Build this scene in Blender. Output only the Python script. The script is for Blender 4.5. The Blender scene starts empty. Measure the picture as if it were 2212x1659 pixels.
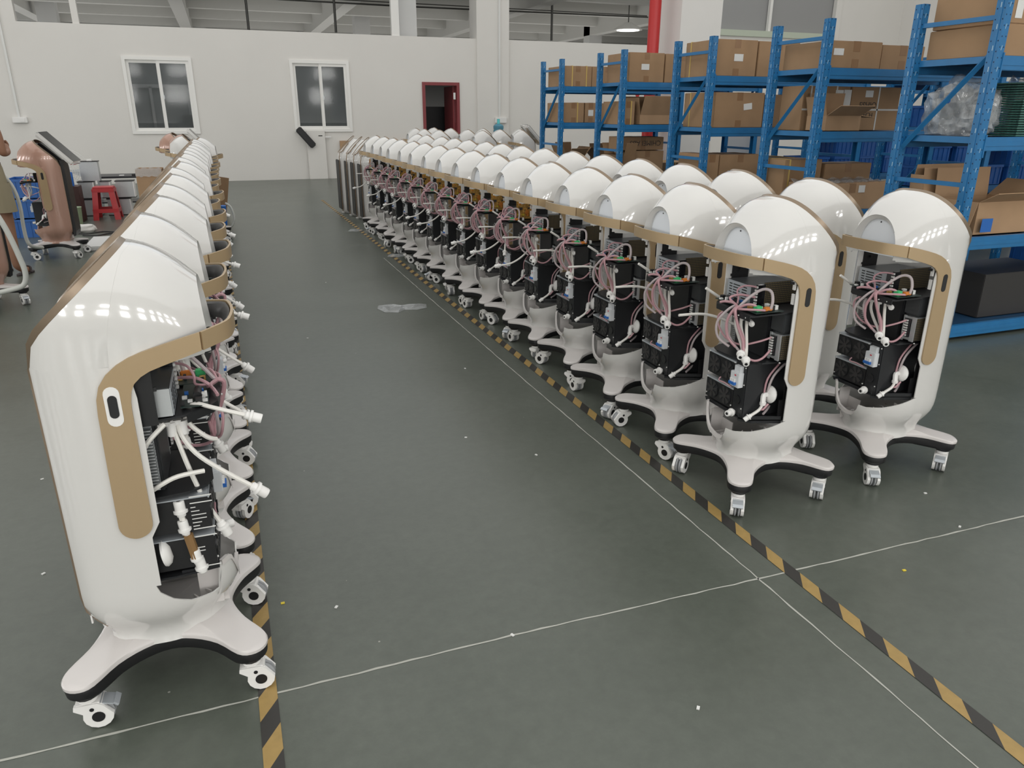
import bpy, bmesh, math, random
from mathutils import Vector, Matrix
random.seed(7)
C = bpy.context.scene.collection
S = bpy.context.scene
PI = math.pi

# ------------------------------------------------------------------ camera, world, lights, exposure
F_PX = 1606.0
pitch, yaw, roll = math.radians(20.1), math.radians(20.4), math.radians(0.25)
fh = Vector((math.sin(yaw), math.cos(yaw), 0)); rt = Vector((math.cos(yaw), -math.sin(yaw), 0)); up = Vector((0, 0, 1))
fwd = fh*math.cos(pitch) - up*math.sin(pitch); upc = fh*math.sin(pitch) + up*math.cos(pitch)
r2 = rt*math.cos(roll) + upc*math.sin(roll); u2 = -rt*math.sin(roll) + upc*math.cos(roll)
cd = bpy.data.cameras.new('camera'); cam = bpy.data.objects.new('camera', cd); C.objects.link(cam)
m = Matrix.Identity(4)
for i in range(3):
    m[i][0] = r2[i]; m[i][1] = u2[i]; m[i][2] = -fwd[i]
m[0][3], m[1][3], m[2][3] = 0, 0, 1.5
cam.matrix_world = m
cd.sensor_width = 36; cd.sensor_fit = 'HORIZONTAL'; cd.lens = F_PX/2212*36; cd.clip_start = 0.05; cd.clip_end = 200
S.camera = cam
S.view_settings.view_transform = 'Standard'; S.view_settings.look = 'None'
S.view_settings.gamma = 1.0; S.view_settings.use_curve_mapping = False
S.view_settings.exposure = -0.3
w = bpy.data.worlds.new('sky'); S.world = w; w.use_nodes = True
w.node_tree.nodes['Background'].inputs[0].default_value = (0.92, 0.96, 1.0, 1)
w.node_tree.nodes['Background'].inputs[1].default_value = 1.2

def area(name, loc, rot, sx, sy, power, col=(1, 1, 1)):
    d = bpy.data.lights.new(name, 'AREA'); d.shape = 'RECTANGLE'; d.size = sx; d.size_y = sy; d.energy = power; d.color = col
    o = bpy.data.objects.new(name, d); C.objects.link(o); o.location = loc; o.rotation_euler = rot
    return o
# daylight through the windows of the wall behind the camera and of the left wall, added soft fill overhead
for k in range(9):
    for (z, h_, p_) in ((2.3, 0.8, 60), (3.5, 0.55, 40)):
        area('window_light', (-7.0+2.5*k+(0.3 if z > 3 else 0), -8.9, z), (math.radians(90), 0, 0), 1.1, h_, p_, (1.0, 0.99, 0.97))
for k in range(9):
    area('window_light', (-7.9, -6+2.6*k, 2.4), (math.radians(90), 0, math.radians(-90)), 1.2, 0.8, 42, (0.97, 0.99, 1.0))
# added soft lamp under the whole ceiling, brightens the hall evenly
area('ceiling_fill', (5.5, 4.8, 6.95), (0, 0, 0), 26.0, 27.0, 2300, (1.0, 0.995, 0.985))
for x_ in (-4, 4, 12):  # added upward-facing lamps, brighten the next hall's ceiling
    area('next_hall_fill', (x_, 27, 1.2), (PI, 0, 0), 6, 12, 210, (1.0, 0.98, 0.94))
for x_ in (-1.1, 2.25):  # small lamps added to brighten the unlit rooms behind the windows
    area('room_fill', (x_, 20.4, 2.9), (0, 0, 0), 0.3, 1.2, 16, (0.95, 0.98, 1.0))

# ------------------------------------------------------------------ materials
M = {}
def mat(name, col, rough=0.5, metal=0.0, spec=0.5, coat=0.0, noise=0.0, nscale=8.0, bump=0.0, bscale=40.0, alpha=1.0, trans=0.0, emit=None, stretch=None):
    if name in M: return M[name]
    mt = bpy.data.materials.new(name); mt.use_nodes = True
    nt = mt.node_tree; b = nt.nodes['Principled BSDF']
    b.inputs['Base Color'].default_value = (*col, 1); b.inputs['Roughness'].default_value = rough
    b.inputs['Metallic'].default_value = metal; b.inputs['Specular IOR Level'].default_value = spec
    b.inputs['Coat Weight'].default_value = coat; b.inputs['Coat Roughness'].default_value = 0.05
    b.inputs['Alpha'].default_value = alpha; b.inputs['Transmission Weight'].default_value = trans
    if emit: b.inputs['Emission Color'].default_value = (*emit[0], 1); b.inputs['Emission Strength'].default_value = emit[1]
    tc = nt.nodes.new('ShaderNodeTexCoord'); src = tc.outputs['Object']
    if stretch:
        mp = nt.nodes.new('ShaderNodeMapping'); mp.inputs['Scale'].default_value = stretch
        nt.links.new(src, mp.inputs[0]); src = mp.outputs[0]
    if noise:
        n = nt.nodes.new('ShaderNodeTexNoise'); n.inputs['Scale'].default_value = nscale; n.inputs['Detail'].default_value = 5
        nt.links.new(src, n.inputs['Vector'])
        r = nt.nodes.new('ShaderNodeMapRange'); r.inputs['From Min'].default_value = 0.3; r.inputs['From Max'].default_value = 0.7
        r.inputs['To Min'].default_value = 1-noise; r.inputs['To Max'].default_value = 1+noise
        nt.links.new(n.outputs['Fac'], r.inputs['Value'])
        mx = nt.nodes.new('ShaderNodeVectorMath'); mx.operation = 'SCALE'; mx.inputs[0].default_value = col
        nt.links.new(r.outputs[0], mx.inputs['Scale']); nt.links.new(mx.outputs[0], b.inputs['Base Color'])
    if bump:
        n2 = nt.nodes.new('ShaderNodeTexNoise'); n2.inputs['Scale'].default_value = bscale
        nt.links.new(src, n2.inputs['Vector'])
        bp = nt.nodes.new('ShaderNodeBump'); bp.inputs['Strength'].default_value = bump; bp.inputs['Distance'].default_value = 0.01
        nt.links.new(n2.outputs['Fac'], bp.inputs['Height']); nt.links.new(bp.outputs[0], b.inputs['Normal'])
    M[name] = mt
    return mt
mat('white', (0.645, 0.635, 0.615), 0.12, coat=0.8)
mat('white_matte', (0.74, 0.73, 0.71), 0.45)
mat('base_white', (0.60, 0.57, 0.555), 0.25)
mat('hood_plate', (0.78, 0.81, 0.85), 0.4)
mat('dark_steel', (0.075, 0.08, 0.085), 0.35, 0.4)
mat('panel_grey', (0.62, 0.64, 0.66), 0.45)
mat('gold', (0.43, 0.315, 0.185), 0.36, 0.3)
mat('rim', (0.25, 0.19, 0.135), 0.32, 0.45)
mat('black', (0.010, 0.010, 0.011), 0.45)
mat('black_gloss', (0.01, 0.01, 0.012), 0.12, coat=0.4)
mat('black_sheet', (0.016, 0.017, 0.019), 0.38, spec=0.4)
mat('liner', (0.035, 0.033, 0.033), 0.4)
mat('steel', (0.55, 0.57, 0.58), 0.35, 0.6)
mat('grey_steel', (0.45, 0.48, 0.51), 0.4, 0.3)
mat('tread', (0.32, 0.33, 0.34), 0.45)
mat('plastic_white', (0.80, 0.79, 0.77), 0.35)
mat('tube_white', (0.75, 0.73, 0.69), 0.38)
mat('wire_pink', (0.52, 0.30, 0.33), 0.38, alpha=0.92)
mat('wire_clear', (0.55, 0.48, 0.49), 0.3, alpha=0.8)
mat('wire_red', (0.6, 0.03, 0.06), 0.4)
mat('green', (0.05, 0.45, 0.16), 0.4)
mat('orange', (0.6, 0.2, 0.03), 0.5)
mat('pcb', (0.012, 0.028, 0.024), 0.45)
mat('pcb_gold', (0.50, 0.29, 0.07), 0.5, noise=0.5, nscale=90)
mat('blue_part', (0.02, 0.13, 0.45), 0.4)
mat('yellow_part', (0.7, 0.55, 0.05), 0.5)
mat('brown_foam', (0.23, 0.13, 0.05), 0.8)
mat('bronze', (0.42, 0.25, 0.19), 0.22, 0.1, coat=0.5, noise=0.06, nscale=30, stretch=(1, 1, 0.05))
mat('screen', (0.03, 0.032, 0.034), 0.18)
mat('rack_blue', (0.018, 0.155, 0.36), 0.33, noise=0.06, nscale=12)
mat('rack_dark', (0.006, 0.045, 0.11), 0.6)
mat('slot_dark', (0.003, 0.02, 0.06), 0.7)
mat('slot_light', (0.35, 0.5, 0.6), 0.4)
mat('carton', (0.33, 0.205, 0.11), 0.75, noise=0.07, nscale=5)
mat('carton_light', (0.40, 0.255, 0.145), 0.75, noise=0.06, nscale=5)
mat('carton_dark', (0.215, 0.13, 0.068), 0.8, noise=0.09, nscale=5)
mat('carton_tape', (0.26, 0.145, 0.07), 0.35)
mat('carton_inside', (0.17, 0.10, 0.055), 0.9)
mat('strap_yellow', (0.62, 0.44, 0.13), 0.45)
mat('strap_white', (0.62, 0.62, 0.60), 0.5)
mat('label_white', (0.70, 0.70, 0.68), 0.6)
mat('ink', (0.05, 0.045, 0.04), 0.7)
mat('crate_blue', (0.018, 0.11, 0.37), 0.4)
mat('red_plastic', (0.46, 0.03, 0.035), 0.35)
mat('red_paint', (0.50, 0.02, 0.02), 0.35)
mat('door_red', (0.24, 0.045, 0.05), 0.5)
mat('wrap', (0.62, 0.64, 0.65), 0.12, alpha=0.42, bump=0.9, bscale=25)
mat('wrap_dense', (0.50, 0.52, 0.53), 0.07, alpha=0.40, bump=1.0, bscale=16, noise=0.6, nscale=13, coat=1.0)
mat('green_parts', (0.05, 0.16, 0.13), 0.35, noise=0.4, nscale=60)
mat('skin', (0.25, 0.125, 0.075), 0.55)
mat('khaki', (0.25, 0.215, 0.14), 0.85)
mat('sandal', (0.04, 0.03, 0.03), 0.7)
mat('hair', (0.01, 0.009, 0.009), 0.5)
mat('hose_grey', (0.50, 0.51, 0.48), 0.35)
mat('table_dark', (0.02, 0.02, 0.025), 0.4)
mat('dark_brown', (0.045, 0.016, 0.012), 0.5)
mat('green_bin', (0.30, 0.38, 0.24), 0.5)
mat('water_blue', (0.08, 0.30, 0.42), 0.12, alpha=0.75)
mat('cyan_cap', (0.12, 0.62, 0.62), 0.3)
mat('chalk', (0.42, 0.42, 0.38), 0.9)
mat('tape_yellow', (0.34, 0.225, 0.075), 0.5, noise=0.08, nscale=30)
mat('tape_black', (0.03, 0.028, 0.025), 0.5)
mat('wall', (0.72, 0.70, 0.665), 0.8, noise=0.02, nscale=0.8, bump=0.05, bscale=30)
mat('wall_grey', (0.60, 0.60, 0.59), 0.8)  # plain pale grey of columns, far walls and sheets
mat('ceiling', (0.62, 0.62, 0.60), 0.8)
mat('beam', (0.55, 0.545, 0.52), 0.8)
mat('grey_panel', (0.30, 0.30, 0.30), 0.4)
mat('sill_green', (0.50, 0.55, 0.45), 0.6)
mat('frame_white', (0.80, 0.79, 0.76), 0.35)
mat('glass', (0.09, 0.10, 0.10), 0.06, spec=0.3, alpha=0.5)
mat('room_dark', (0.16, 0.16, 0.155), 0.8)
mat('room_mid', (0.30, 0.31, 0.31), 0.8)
mat('pvc', (0.72, 0.72, 0.70), 0.5)
mat('rail', (0.05, 0.05, 0.045), 0.4)
mat('lamp_on', (0.9, 0.9, 0.85), 0.5, emit=((1, 0.97, 0.9), 3.0))

def floor_mat():
    mt = bpy.data.materials.new('epoxy_floor'); mt.use_nodes = True; nt = mt.node_tree; b = nt.nodes['Principled BSDF']
    tc = nt.nodes.new('ShaderNodeTexCoord')
    def noise(scale, det, rough=0.6):
        n = nt.nodes.new('ShaderNodeTexNoise'); n.inputs['Scale'].default_value = scale; n.inputs['Detail'].default_value = det
        n.inputs['Roughness'].default_value = rough; nt.links.new(tc.outputs['Object'], n.inputs['Vector']); return n
    a = noise(0.9, 8, 0.65); c = noise(22, 6, 0.7)
    rp = nt.nodes.new('ShaderNodeValToRGB')
    rp.color_ramp.elements[0].position = 0.30; rp.color_ramp.elements[0].color = (0.076, 0.087, 0.071, 1)
    rp.color_ramp.elements[1].position = 0.72; rp.color_ramp.elements[1].color = (0.108, 0.120, 0.101, 1)
    nt.links.new(a.outputs['Fac'], rp.inputs[0])
    rq = nt.nodes.new('ShaderNodeValToRGB')
    rq.color_ramp.elements[0].position = 0.35; rq.color_ramp.elements[0].color = (0.90, 0.90, 0.90, 1)
    rq.color_ramp.elements[1].position = 0.78; rq.color_ramp.elements[1].color = (1.12, 1.12, 1.12, 1)
    nt.links.new(c.outputs['Fac'], rq.inputs[0])
    mx = nt.nodes.new('ShaderNodeMix'); mx.data_type = 'RGBA'; mx.blend_type = 'MULTIPLY'; mx.inputs[0].default_value = 1
    nt.links.new(rp.outputs[0], mx.inputs[6]); nt.links.new(rq.outputs[0], mx.inputs[7])
    # small pale specks of dust
    v = nt.nodes.new('ShaderNodeTexVoronoi'); v.inputs['Scale'].default_value = 5.0; nt.links.new(tc.outputs['Object'], v.inputs['Vector'])
    lt = nt.nodes.new('ShaderNodeMath'); lt.operation = 'LESS_THAN'; lt.inputs[1].default_value = 0.018; nt.links.new(v.outputs['Distance'], lt.inputs[0])
    mx2 = nt.nodes.new('ShaderNodeMix'); mx2.data_type = 'RGBA'; mx2.inputs[7].default_value = (0.3, 0.3, 0.27, 1)
    nt.links.new(lt.outputs[0], mx2.inputs[0]); nt.links.new(mx.outputs[2], mx2.inputs[6]); nt.links.new(mx2.outputs[2], b.inputs['Base Color'])
    mr = nt.nodes.new('ShaderNodeMapRange'); mr.inputs['To Min'].default_value = 0.24; mr.inputs['To Max'].default_value = 0.40
    nt.links.new(a.outputs['Fac'], mr.inputs[0]); nt.links.new(mr.outputs[0], b.inputs['Roughness'])
    bp = nt.nodes.new('ShaderNodeBump'); bp.inputs['Strength'].default_value = 0.12; bp.inputs['Distance'].default_value = 0.004
    nt.links.new(c.outputs['Fac'], bp.inputs['Height']); nt.links.new(bp.outputs[0], b.inputs['Normal'])
    b.inputs['Specular IOR Level'].default_value = 0.5
    M['floor'] = mt
floor_mat()
def mesh_mat():   # perforated black sheet metal of the power supplies
    mt = bpy.data.materials.new('perforated'); mt.use_nodes = True; nt = mt.node_tree; b = nt.nodes['Principled BSDF']
    tc = nt.nodes.new('ShaderNodeTexCoord'); v = nt.nodes.new('ShaderNodeTexVoronoi'); v.inputs['Scale'].default_value = 130
    v.inputs['Randomness'].default_value = 0.0
    nt.links.new(tc.outputs['Object'], v.inputs['Vector'])
    r = nt.nodes.new('ShaderNodeValToRGB'); r.color_ramp.elements[0].position = 0.28; r.color_ramp.elements[0].color = (0.26, 0.19, 0.08, 1)
    r.color_ramp.elements[1].position = 0.36; r.color_ramp.elements[1].color = (0.03, 0.03, 0.03, 1)
    nt.links.new(v.outputs['Distance'], r.inputs[0]); nt.links.new(r.outputs[0], b.inputs['Base Color']); b.inputs['Roughness'].default_value = 0.4
    M['perforated'] = mt
mesh_mat()

# ------------------------------------------------------------------ mesh building
class MB:
    def __init__(s): s.v = []; s.f = []; s.mi = []; s.sm = []
    def add(s, vs, fs, mi=0, smooth=False):
        n = len(s.v); s.v += [tuple(p) for p in vs]; s.f += [tuple(i+n for i in f) for f in fs]
        s.mi += [mi]*len(fs); s.sm += [smooth]*len(fs); return s
    def box(s, x0, x1, y0, y1, z0, z1, mi=0, rot=None, b=0.0):
        if b > 0:
            bm = bmesh.new(); bmesh.ops.create_cube(bm, size=1)
            for v in bm.verts: v.co = Vector(((x0+x1)/2+v.co.x*(x1-x0), (y0+y1)/2+v.co.y*(y1-y0), (z0+z1)/2+v.co.z*(z1-z0)))
            bmesh.ops.bevel(bm, geom=bm.edges[:]+bm.verts[:], offset=b, segments=2, affect='EDGES')
            vs = [v.co.copy() for v in bm.verts]; bm.verts.index_update(); fs = [[v.index for v in f.verts] for f in bm.faces]; bm.free()
        else:
            vs = [Vector((x, y, z)) for z in (z0, z1) for x, y in ((x0, y0), (x1, y0), (x1, y1), (x0, y1))]
            fs = [(3, 2, 1, 0), (4, 5, 6, 7), (0, 1, 5, 4), (1, 2, 6, 5), (2, 3, 7, 6), (3, 0, 4, 7)]
        if rot:
            c = Vector(((x0+x1)/2, (y0+y1)/2, (z0+z1)/2)); vs = [rot @ (p-c)+c for p in vs]
        return s.add(vs, fs, mi, b > 0)
    def cyl(s, p0, p1, r0, r1=None, n=12, mi=0, caps=True, smooth=True):
        r1 = r0 if r1 is None else r1; p0 = Vector(p0); p1 = Vector(p1); a = (p1-p0).normalized()
        t = Vector((0, 0, 1)) if abs(a.z) < 0.9 else Vector((1, 0, 0)); u = a.cross(t).normalized(); w_ = a.cross(u)
        vs = []
        for p, r in ((p0, r0), (p1, r1)):
            vs += [p+(u*math.cos(2*PI*k/n)+w_*math.sin(2*PI*k/n))*r for k in range(n)]
        s.add(vs, [(k, (k+1) % n, n+(k+1) % n, n+k) for k in range(n)], mi, smooth)
        if caps: s.add(vs, [tuple(range(n-1, -1, -1)), tuple(range(n, 2*n))], mi, False)
        return s
    def lathe(s, o, axis, prof, n=16, mi=0, smooth=True):   # prof = [(r, h)]
        o = Vector(o); a = Vector(axis).normalized(); t = Vector((0, 0, 1)) if abs(a.z) < 0.9 else Vector((1, 0, 0))
        u = a.cross(t).normalized(); w_ = a.cross(u); vs = []
        for r, h in prof: vs += [o+a*h+(u*math.cos(2*PI*k/n)+w_*math.sin(2*PI*k/n))*r for k in range(n)]
        fs = [(j*n+k, j*n+(k+1) % n, (j+1)*n+(k+1) % n, (j+1)*n+k) for j in range(len(prof)-1) for k in range(n)]
        s.add(vs, fs, mi, smooth); s.add(vs, [tuple(range(n-1, -1, -1)), tuple(range((len(prof)-1)*n, len(prof)*n))], mi)
        return s
    def tube(s, pts, r, n=7, mi=0, sub=4):
        P = [Vector(p) for p in pts]
        if sub > 1 and len(P) > 2:
            Q = []
            for i in range(len(P)-1):
                a = P[max(i-1, 0)]; b_ = P[i]; c = P[i+1]; d = P[min(i+2, len(P)-1)]
                for k in range(sub):
                    t = k/sub
                    Q.append(0.5*((2*b_)+(c-a)*t+(2*a-5*b_+4*c-d)*t*t+(3*b_-a-3*c+d)*t**3))
            Q.append(P[-1]); P = Q
        vs = []; u = None
        for i, p in enumerate(P):
            a = (P[min(i+1, len(P)-1)]-P[max(i-1, 0)]).normalized()
            if u is None:
                t = Vector((0, 0, 1)) if abs(a.z) < 0.9 else Vector((1, 0, 0)); u = a.cross(t).normalized()
            else: u = (u-a*u.dot(a)).normalized()
            w_ = a.cross(u); rr = r[i*(len(r)-1)//max(len(P)-1, 1)] if isinstance(r, (list, tuple)) else r
            vs += [p+(u*math.cos(2*PI*k/n)+w_*math.sin(2*PI*k/n))*rr for k in range(n)]
        L = len(P)
        s.add(vs, [(j*n+k, j*n+(k+1) % n, (j+1)*n+(k+1) % n, (j+1)*n+k) for j in range(L-1) for k in range(n)], mi, True)
        s.add(vs, [tuple(range(n-1, -1, -1)), tuple(range((L-1)*n, L*n))], mi); return s
    def prism(s, poly, h0, h1, axis='z', mi=0, smooth=False):   # poly 2D extruded along axis
        f = {'z': lambda p, h: (p[0], p[1], h), 'y': lambda p, h: (p[0], h, p[1]), 'x': lambda p, h: (h, p[0], p[1])}[axis]
        n = len(poly); vs = [f(p, h0) for p in poly]+[f(p, h1) for p in poly]
        s.add(vs, [(k, (k+1) % n, n+(k+1) % n, n+k) for k in range(n)], mi, smooth)
        s.add(vs, [tuple(range(n-1, -1, -1)), tuple(range(n, 2*n))], mi); return s
    def grid(s, rows, mi=0, smooth=True, closed=False):
        n = len(rows[0]); vs = [p for r in rows for p in r]; m_ = n if closed else n-1
        return s.add(vs, [(j*n+k, j*n+(k+1) % n, (j+1)*n+(k+1) % n, (j+1)*n+k) for j in range(len(rows)-1) for k in range(m_)], mi, smooth)
    def mesh(s, name, mats, solid=0.0, fix=True):
        me = bpy.data.meshes.new(name); me.from_pydata(s.v, [], s.f)
        for mm in (mats if isinstance(mats, (list, tuple)) else [mats]): me.materials.append(M[mm])
        for p, a, b in zip(me.polygons, s.mi, s.sm): p.material_index = a; p.use_smooth = b
        bm = bmesh.new(); bm.from_mesh(me); bmesh.ops.remove_doubles(bm, verts=bm.verts, dist=1e-5)
        if fix: bmesh.ops.recalc_face_normals(bm, faces=bm.faces)
        if solid: bmesh.ops.solidify(bm, geom=bm.faces[:], thickness=solid)
        bm.to_mesh(me); bm.free(); me.update()
        me.set_sharp_from_angle(angle=math.radians(38)) if any(s.sm) else None
        return me
def link(name, me, parent=None, loc=(0, 0, 0), rz=0.0, label=None, cat=None, group=None, kind=None):
    o = bpy.data.objects.new(name, me); C.objects.link(o); o.location = loc; o.rotation_euler = (0, 0, rz)
    if parent: o.parent = parent
    if label: o['label'] = label
    if cat: o['category'] = cat
    if group: o['group'] = group
    if kind: o['kind'] = kind
    return o
def thing(name, label, cat, loc=(0, 0, 0), rz=0.0, group=None): return link(name, None, None, loc, rz, label, cat, group)
CACHE = {}
def part(name, key, mats, fn, parent, loc=(0, 0, 0), rz=0.0, solid=0.0, **kw):
    if key not in CACHE:
        b = MB(); fn(b); CACHE[key] = b.mesh(name, mats, solid)
    return link(name, CACHE[key], parent, loc, rz, **kw)
def one(name, mats, fn, parent=None, **kw):
    solid = kw.pop('solid', 0.0); b = MB(); fn(b); return link(name, b.mesh(name, mats, solid), parent, **kw)
def lerp(tab, x):
    if x <= tab[0][0]: return tab[0][1]
    for (a, b), (c, d) in zip(tab, tab[1:]):
        if x <= c: return b+(d-b)*(x-a)/(c-a)
    return tab[-1][1]
def smooth_closed(P, sub=4):
    n = len(P); out = []
    for i in range(n):
        a, b, c, d = [Vector(P[(i+j-1) % n]) for j in range(4)]
        for k in range(sub):
            t = k/sub; out.append(0.5*((2*b)+(c-a)*t+(2*a-5*b+4*c-d)*t*t+(3*b-a-3*c+d)*t**3))
    return out
def struct(name, mats, fn, **kw): return one(name, mats, fn, kind='structure', **kw)

# ------------------------------------------------------------------ setting
WY = 18.6   # far partition wall
struct('floor', 'floor', lambda b: b.box(-8, 19, -9, 40, -0.1, 0))
def strips(y0, y1, x0, x1, zs, holes):
    pass
def wall_back(b):
    # openings: window 1, window 2, red door ; low partition up to 3.14 ; pillars above it
    X = [-8, -1.75, -0.46, 1.62, 2.87, 4.62, 5.50, 12.75]
    zt = 3.14
    def pc(x0, x1, z0, z1): b.box(x0, x1, WY, WY+0.16, z0, z1)
    pc(-8, -3.55, 0, 7.2); pc(-3.55, -1.75, 0, zt); pc(-1.75, -0.46, 0, 1.05); pc(-1.75, -0.46, 2.53, zt); pc(-0.46, 1.62, 0, zt)
    pc(1.62, 2.87, 0, 1.08); pc(1.62, 2.87, 2.54, zt); pc(2.87, 4.62, 0, zt); pc(4.62, 5.50, 2.14, zt); pc(5.50, 12.75, 0, zt)
    pc(12.75, 16.6, 0, 3.55); pc(16.6, 19, 0, 7.2)
struct('wall_back', 'wall', wall_back)
struct('wall_left', 'wall', lambda b: b.box(-8.2, -8, -9, WY, 0, 7.2))
struct('wall_front', 'wall', lambda b: b.box(-8.2, 19, -9.2, -9, 0, 7.2))
struct('wall_right', 'wall', lambda b: b.box(19, 19.2, -9, 40, 0, 7.2))
struct('ceiling', 'ceiling', lambda b: b.box(-8.2, 19.2, -9.2, WY, 7.0, 7.2))
def pillar_fn(x0, x1, y0, y1, z0, z1): return lambda b: b.box(x0, x1, y0, y1, z0, z1)
struct('trim_1', 'wall', pillar_fn(5.96, 6.78, WY-0.06, WY+0.5, 0, 7.0))          # pilaster in the partition wall
struct('trim_2', 'wall_grey', pillar_fn(4.16, 4.60, WY+0.3, WY+0.9, 3.14, 7.0))
struct('trim_3', 'frame_white', pillar_fn(3.94, 4.12, WY+0.02, WY+0.14, 3.14, 7.0))
struct('trim_4', 'wall', pillar_fn(-2.56, -2.44, WY+0.02, WY+0.14, 3.14, 7.0))
struct('trim_5', 'wall', pillar_fn(6.97, 7.72, 11.2, 11.9, 0, 7.0))               # square column behind the racks
struct('trim_6', 'sill_green', pillar_fn(12.75, 16.6, WY-0.05, WY+0.2, 3.45, 3.6))
struct('trim_7', 'frame_white', pillar_fn(14.34, 14.42, WY+0.0, WY+0.1, 3.6, 7.0))
struct('trim_8', 'grey_panel', pillar_fn(12.75, 16.6, WY+0.12, WY+0.2, 3.6, 7.0))
struct('trim_9', 'wall', pillar_fn(16.55, 16.75, WY-0.03, WY+0.1, 0, 7.0))
# the hall beyond the partition: slab, beams, columns
struct('ceiling', 'ceiling', lambda b: b.box(-10, 19, WY+0.2, 40, 4.75, 4.95))
struct('wall_far', 'wall_grey', lambda b: b.box(-10, 19, 38, 38.2, 0, 4.75))
struct('wall_beyond', 'wall_grey', lambda b: b.box(-10.2, -10, WY+0.2, 38, 0, 4.75))
hall = thing('ceiling_beams', 'pale concrete ceiling beams of the next hall above the white partition wall', 'beams')
for k, y in enumerate((20.8, 23.6, 26.4, 29.2, 32.0, 34.8)):
    one('beam', 'beam', lambda b: b.box(-9.9, 18.9, y, y+0.25, 4.38, 4.749), hall)
for k, x in enumerate((-8.6, -5.1, -0.9, 3.4, 8.2, 13.0)):
    one('beam', 'beam', lambda b: b.box(x, x+0.35, WY+0.25, 37.9, 4.14, 4.748), hall)
for k, (x, y) in enumerate(((-4.6, 27), (4.5, 27), (13.0, 27), (9.2, 33), (-0.6, 33))):
    struct('trim_%d' % (10+k), 'wall_grey', pillar_fn(x, x+0.5, y, y+0.5, 0, 4.75))
pr = thing('pipe_run', 'thin dark pipe hanging under the ceiling of the next hall', 'pipe')
one('pipe', 'rail', lambda b: b.tube([(-1.6, 20.2, 3.98), (4.5, 20.2, 3.95), (11.5, 20.2, 3.99)], 0.02, sub=2), pr)
one('pipe', 'rail', lambda b: b.tube([(-1.6, 20.26, 4.03), (11.5, 20.26, 4.03)], 0.012, sub=1), pr)
for x in (0.88, 2.9, 8.6): one('hanger', 'rail', lambda b: b.cyl((x, 20.2, 3.14 if x < 2 else 3.3), (x, 20.2, 4.7), 0.03), pr)
t = thing('ceiling_lamp', 'round white lamp hanging in the next hall beside the red pipe', 'lamp', (11.6, 21.5, 0))
one('lamp_shade', 'frame_white', lambda b: b.lathe((0, 0, 3.78), (0, 0, 1), [(0.42, 0), (0.40, 0.04), (0.16, 0.16), (0.1, 0.2)], 24), t)
one('lamp_disc', 'lamp_on', lambda b: b.cyl((0, 0, 3.765), (0, 0, 3.779), 0.33, n=24), t)
one('hanging_rod', 'rail', lambda b: b.cyl((0, 0, 3.98), (0, 0, 4.74), 0.015, n=8), t)
one('red_pipe', 'red_paint', lambda b: [b.cyl((6.67, 11.5, 0.0), (6.67, 11.5, 6.99), 0.095, n=20), b.lathe((6.67, 11.5, 0), (0, 0, 1), [(0.14, 0.0), (0.14, 0.03), (0.1, 0.05)], 20), b.lathe((6.67, 11.5, 3.2), (0, 0, 1), [(0.1, 0), (0.115, 0.02), (0.115, 0.1), (0.1, 0.12)], 20)],
    label='red painted vertical fire pipe beside the white column behind the racks', cat='pipe')

# windows in the partition (with glass, seen into dim rooms)
def window(n, x0, x1, z0, z1):
    w_ = thing('window_%d' % n, None, None); w_['kind'] = 'structure'
    del_keys = [k for k in ('label', 'category') if k in w_]
    y = WY-0.03
    def fr(b):
        t_ = 0.055
        b.box(x0-0.03, x1+0.03, y, y+0.12, z1-t_+0.02, z1+0.03); b.box(x0-0.03, x1+0.03, y, y+0.12, z0-0.03, z0+t_-0.02)
        b.box(x0-0.03, x0+t_-0.02, y, y+0.12, z0+t_-0.02, z1-t_+0.02); b.box(x1-t_+0.02, x1+0.03, y, y+0.12, z0+t_-0.02, z1-t_+0.02)
    one('window_frame', 'frame_white', fr, w_)
    xm = (x0+x1)/2
    for a, c, yy in ((x0+0.035, xm+0.03, y+0.05), (xm-0.02, x1-0.035, y+0.02)):
        def sa(b):
            t_ = 0.06
            b.box(a+t_, c-t_, yy+.001, yy+0.027, z1-0.035-t_, z1-0.035); b.box(a+t_, c-t_, yy+.001, yy+0.027, z0+0.035, z0+0.035+t_)
            b.box(a, a+t_, yy, yy+0.028, z0+0.035, z1-0.035); b.box(c-t_, c, yy, yy+0.028, z0+0.035, z1-0.035)
        sh = one('sash', 'frame_white', sa, w_)
        one('pane', 'glass', lambda b: b.box(a+0.05, c-0.05, yy+0.011, yy+0.017, z0+0.08, z1-0.08), sh)
    one('latch', 'steel', lambda b: b.box(xm+0.035, xm+0.055, y-0.005, y+0.02, (z0+z1)/2-0.06, (z0+z1)/2+0.02, b=0.004), w_)
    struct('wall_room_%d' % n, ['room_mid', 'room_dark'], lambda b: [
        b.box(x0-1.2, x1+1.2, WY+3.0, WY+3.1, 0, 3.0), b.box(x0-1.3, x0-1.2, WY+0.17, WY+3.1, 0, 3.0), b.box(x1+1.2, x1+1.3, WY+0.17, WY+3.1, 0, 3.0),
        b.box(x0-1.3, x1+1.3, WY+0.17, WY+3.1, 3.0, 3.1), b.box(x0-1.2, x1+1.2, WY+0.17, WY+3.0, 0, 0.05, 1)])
window(1, -1.75, -0.46, 1.05, 2.53)
window(2, 1.62, 2.87, 1.08, 2.54)
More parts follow.
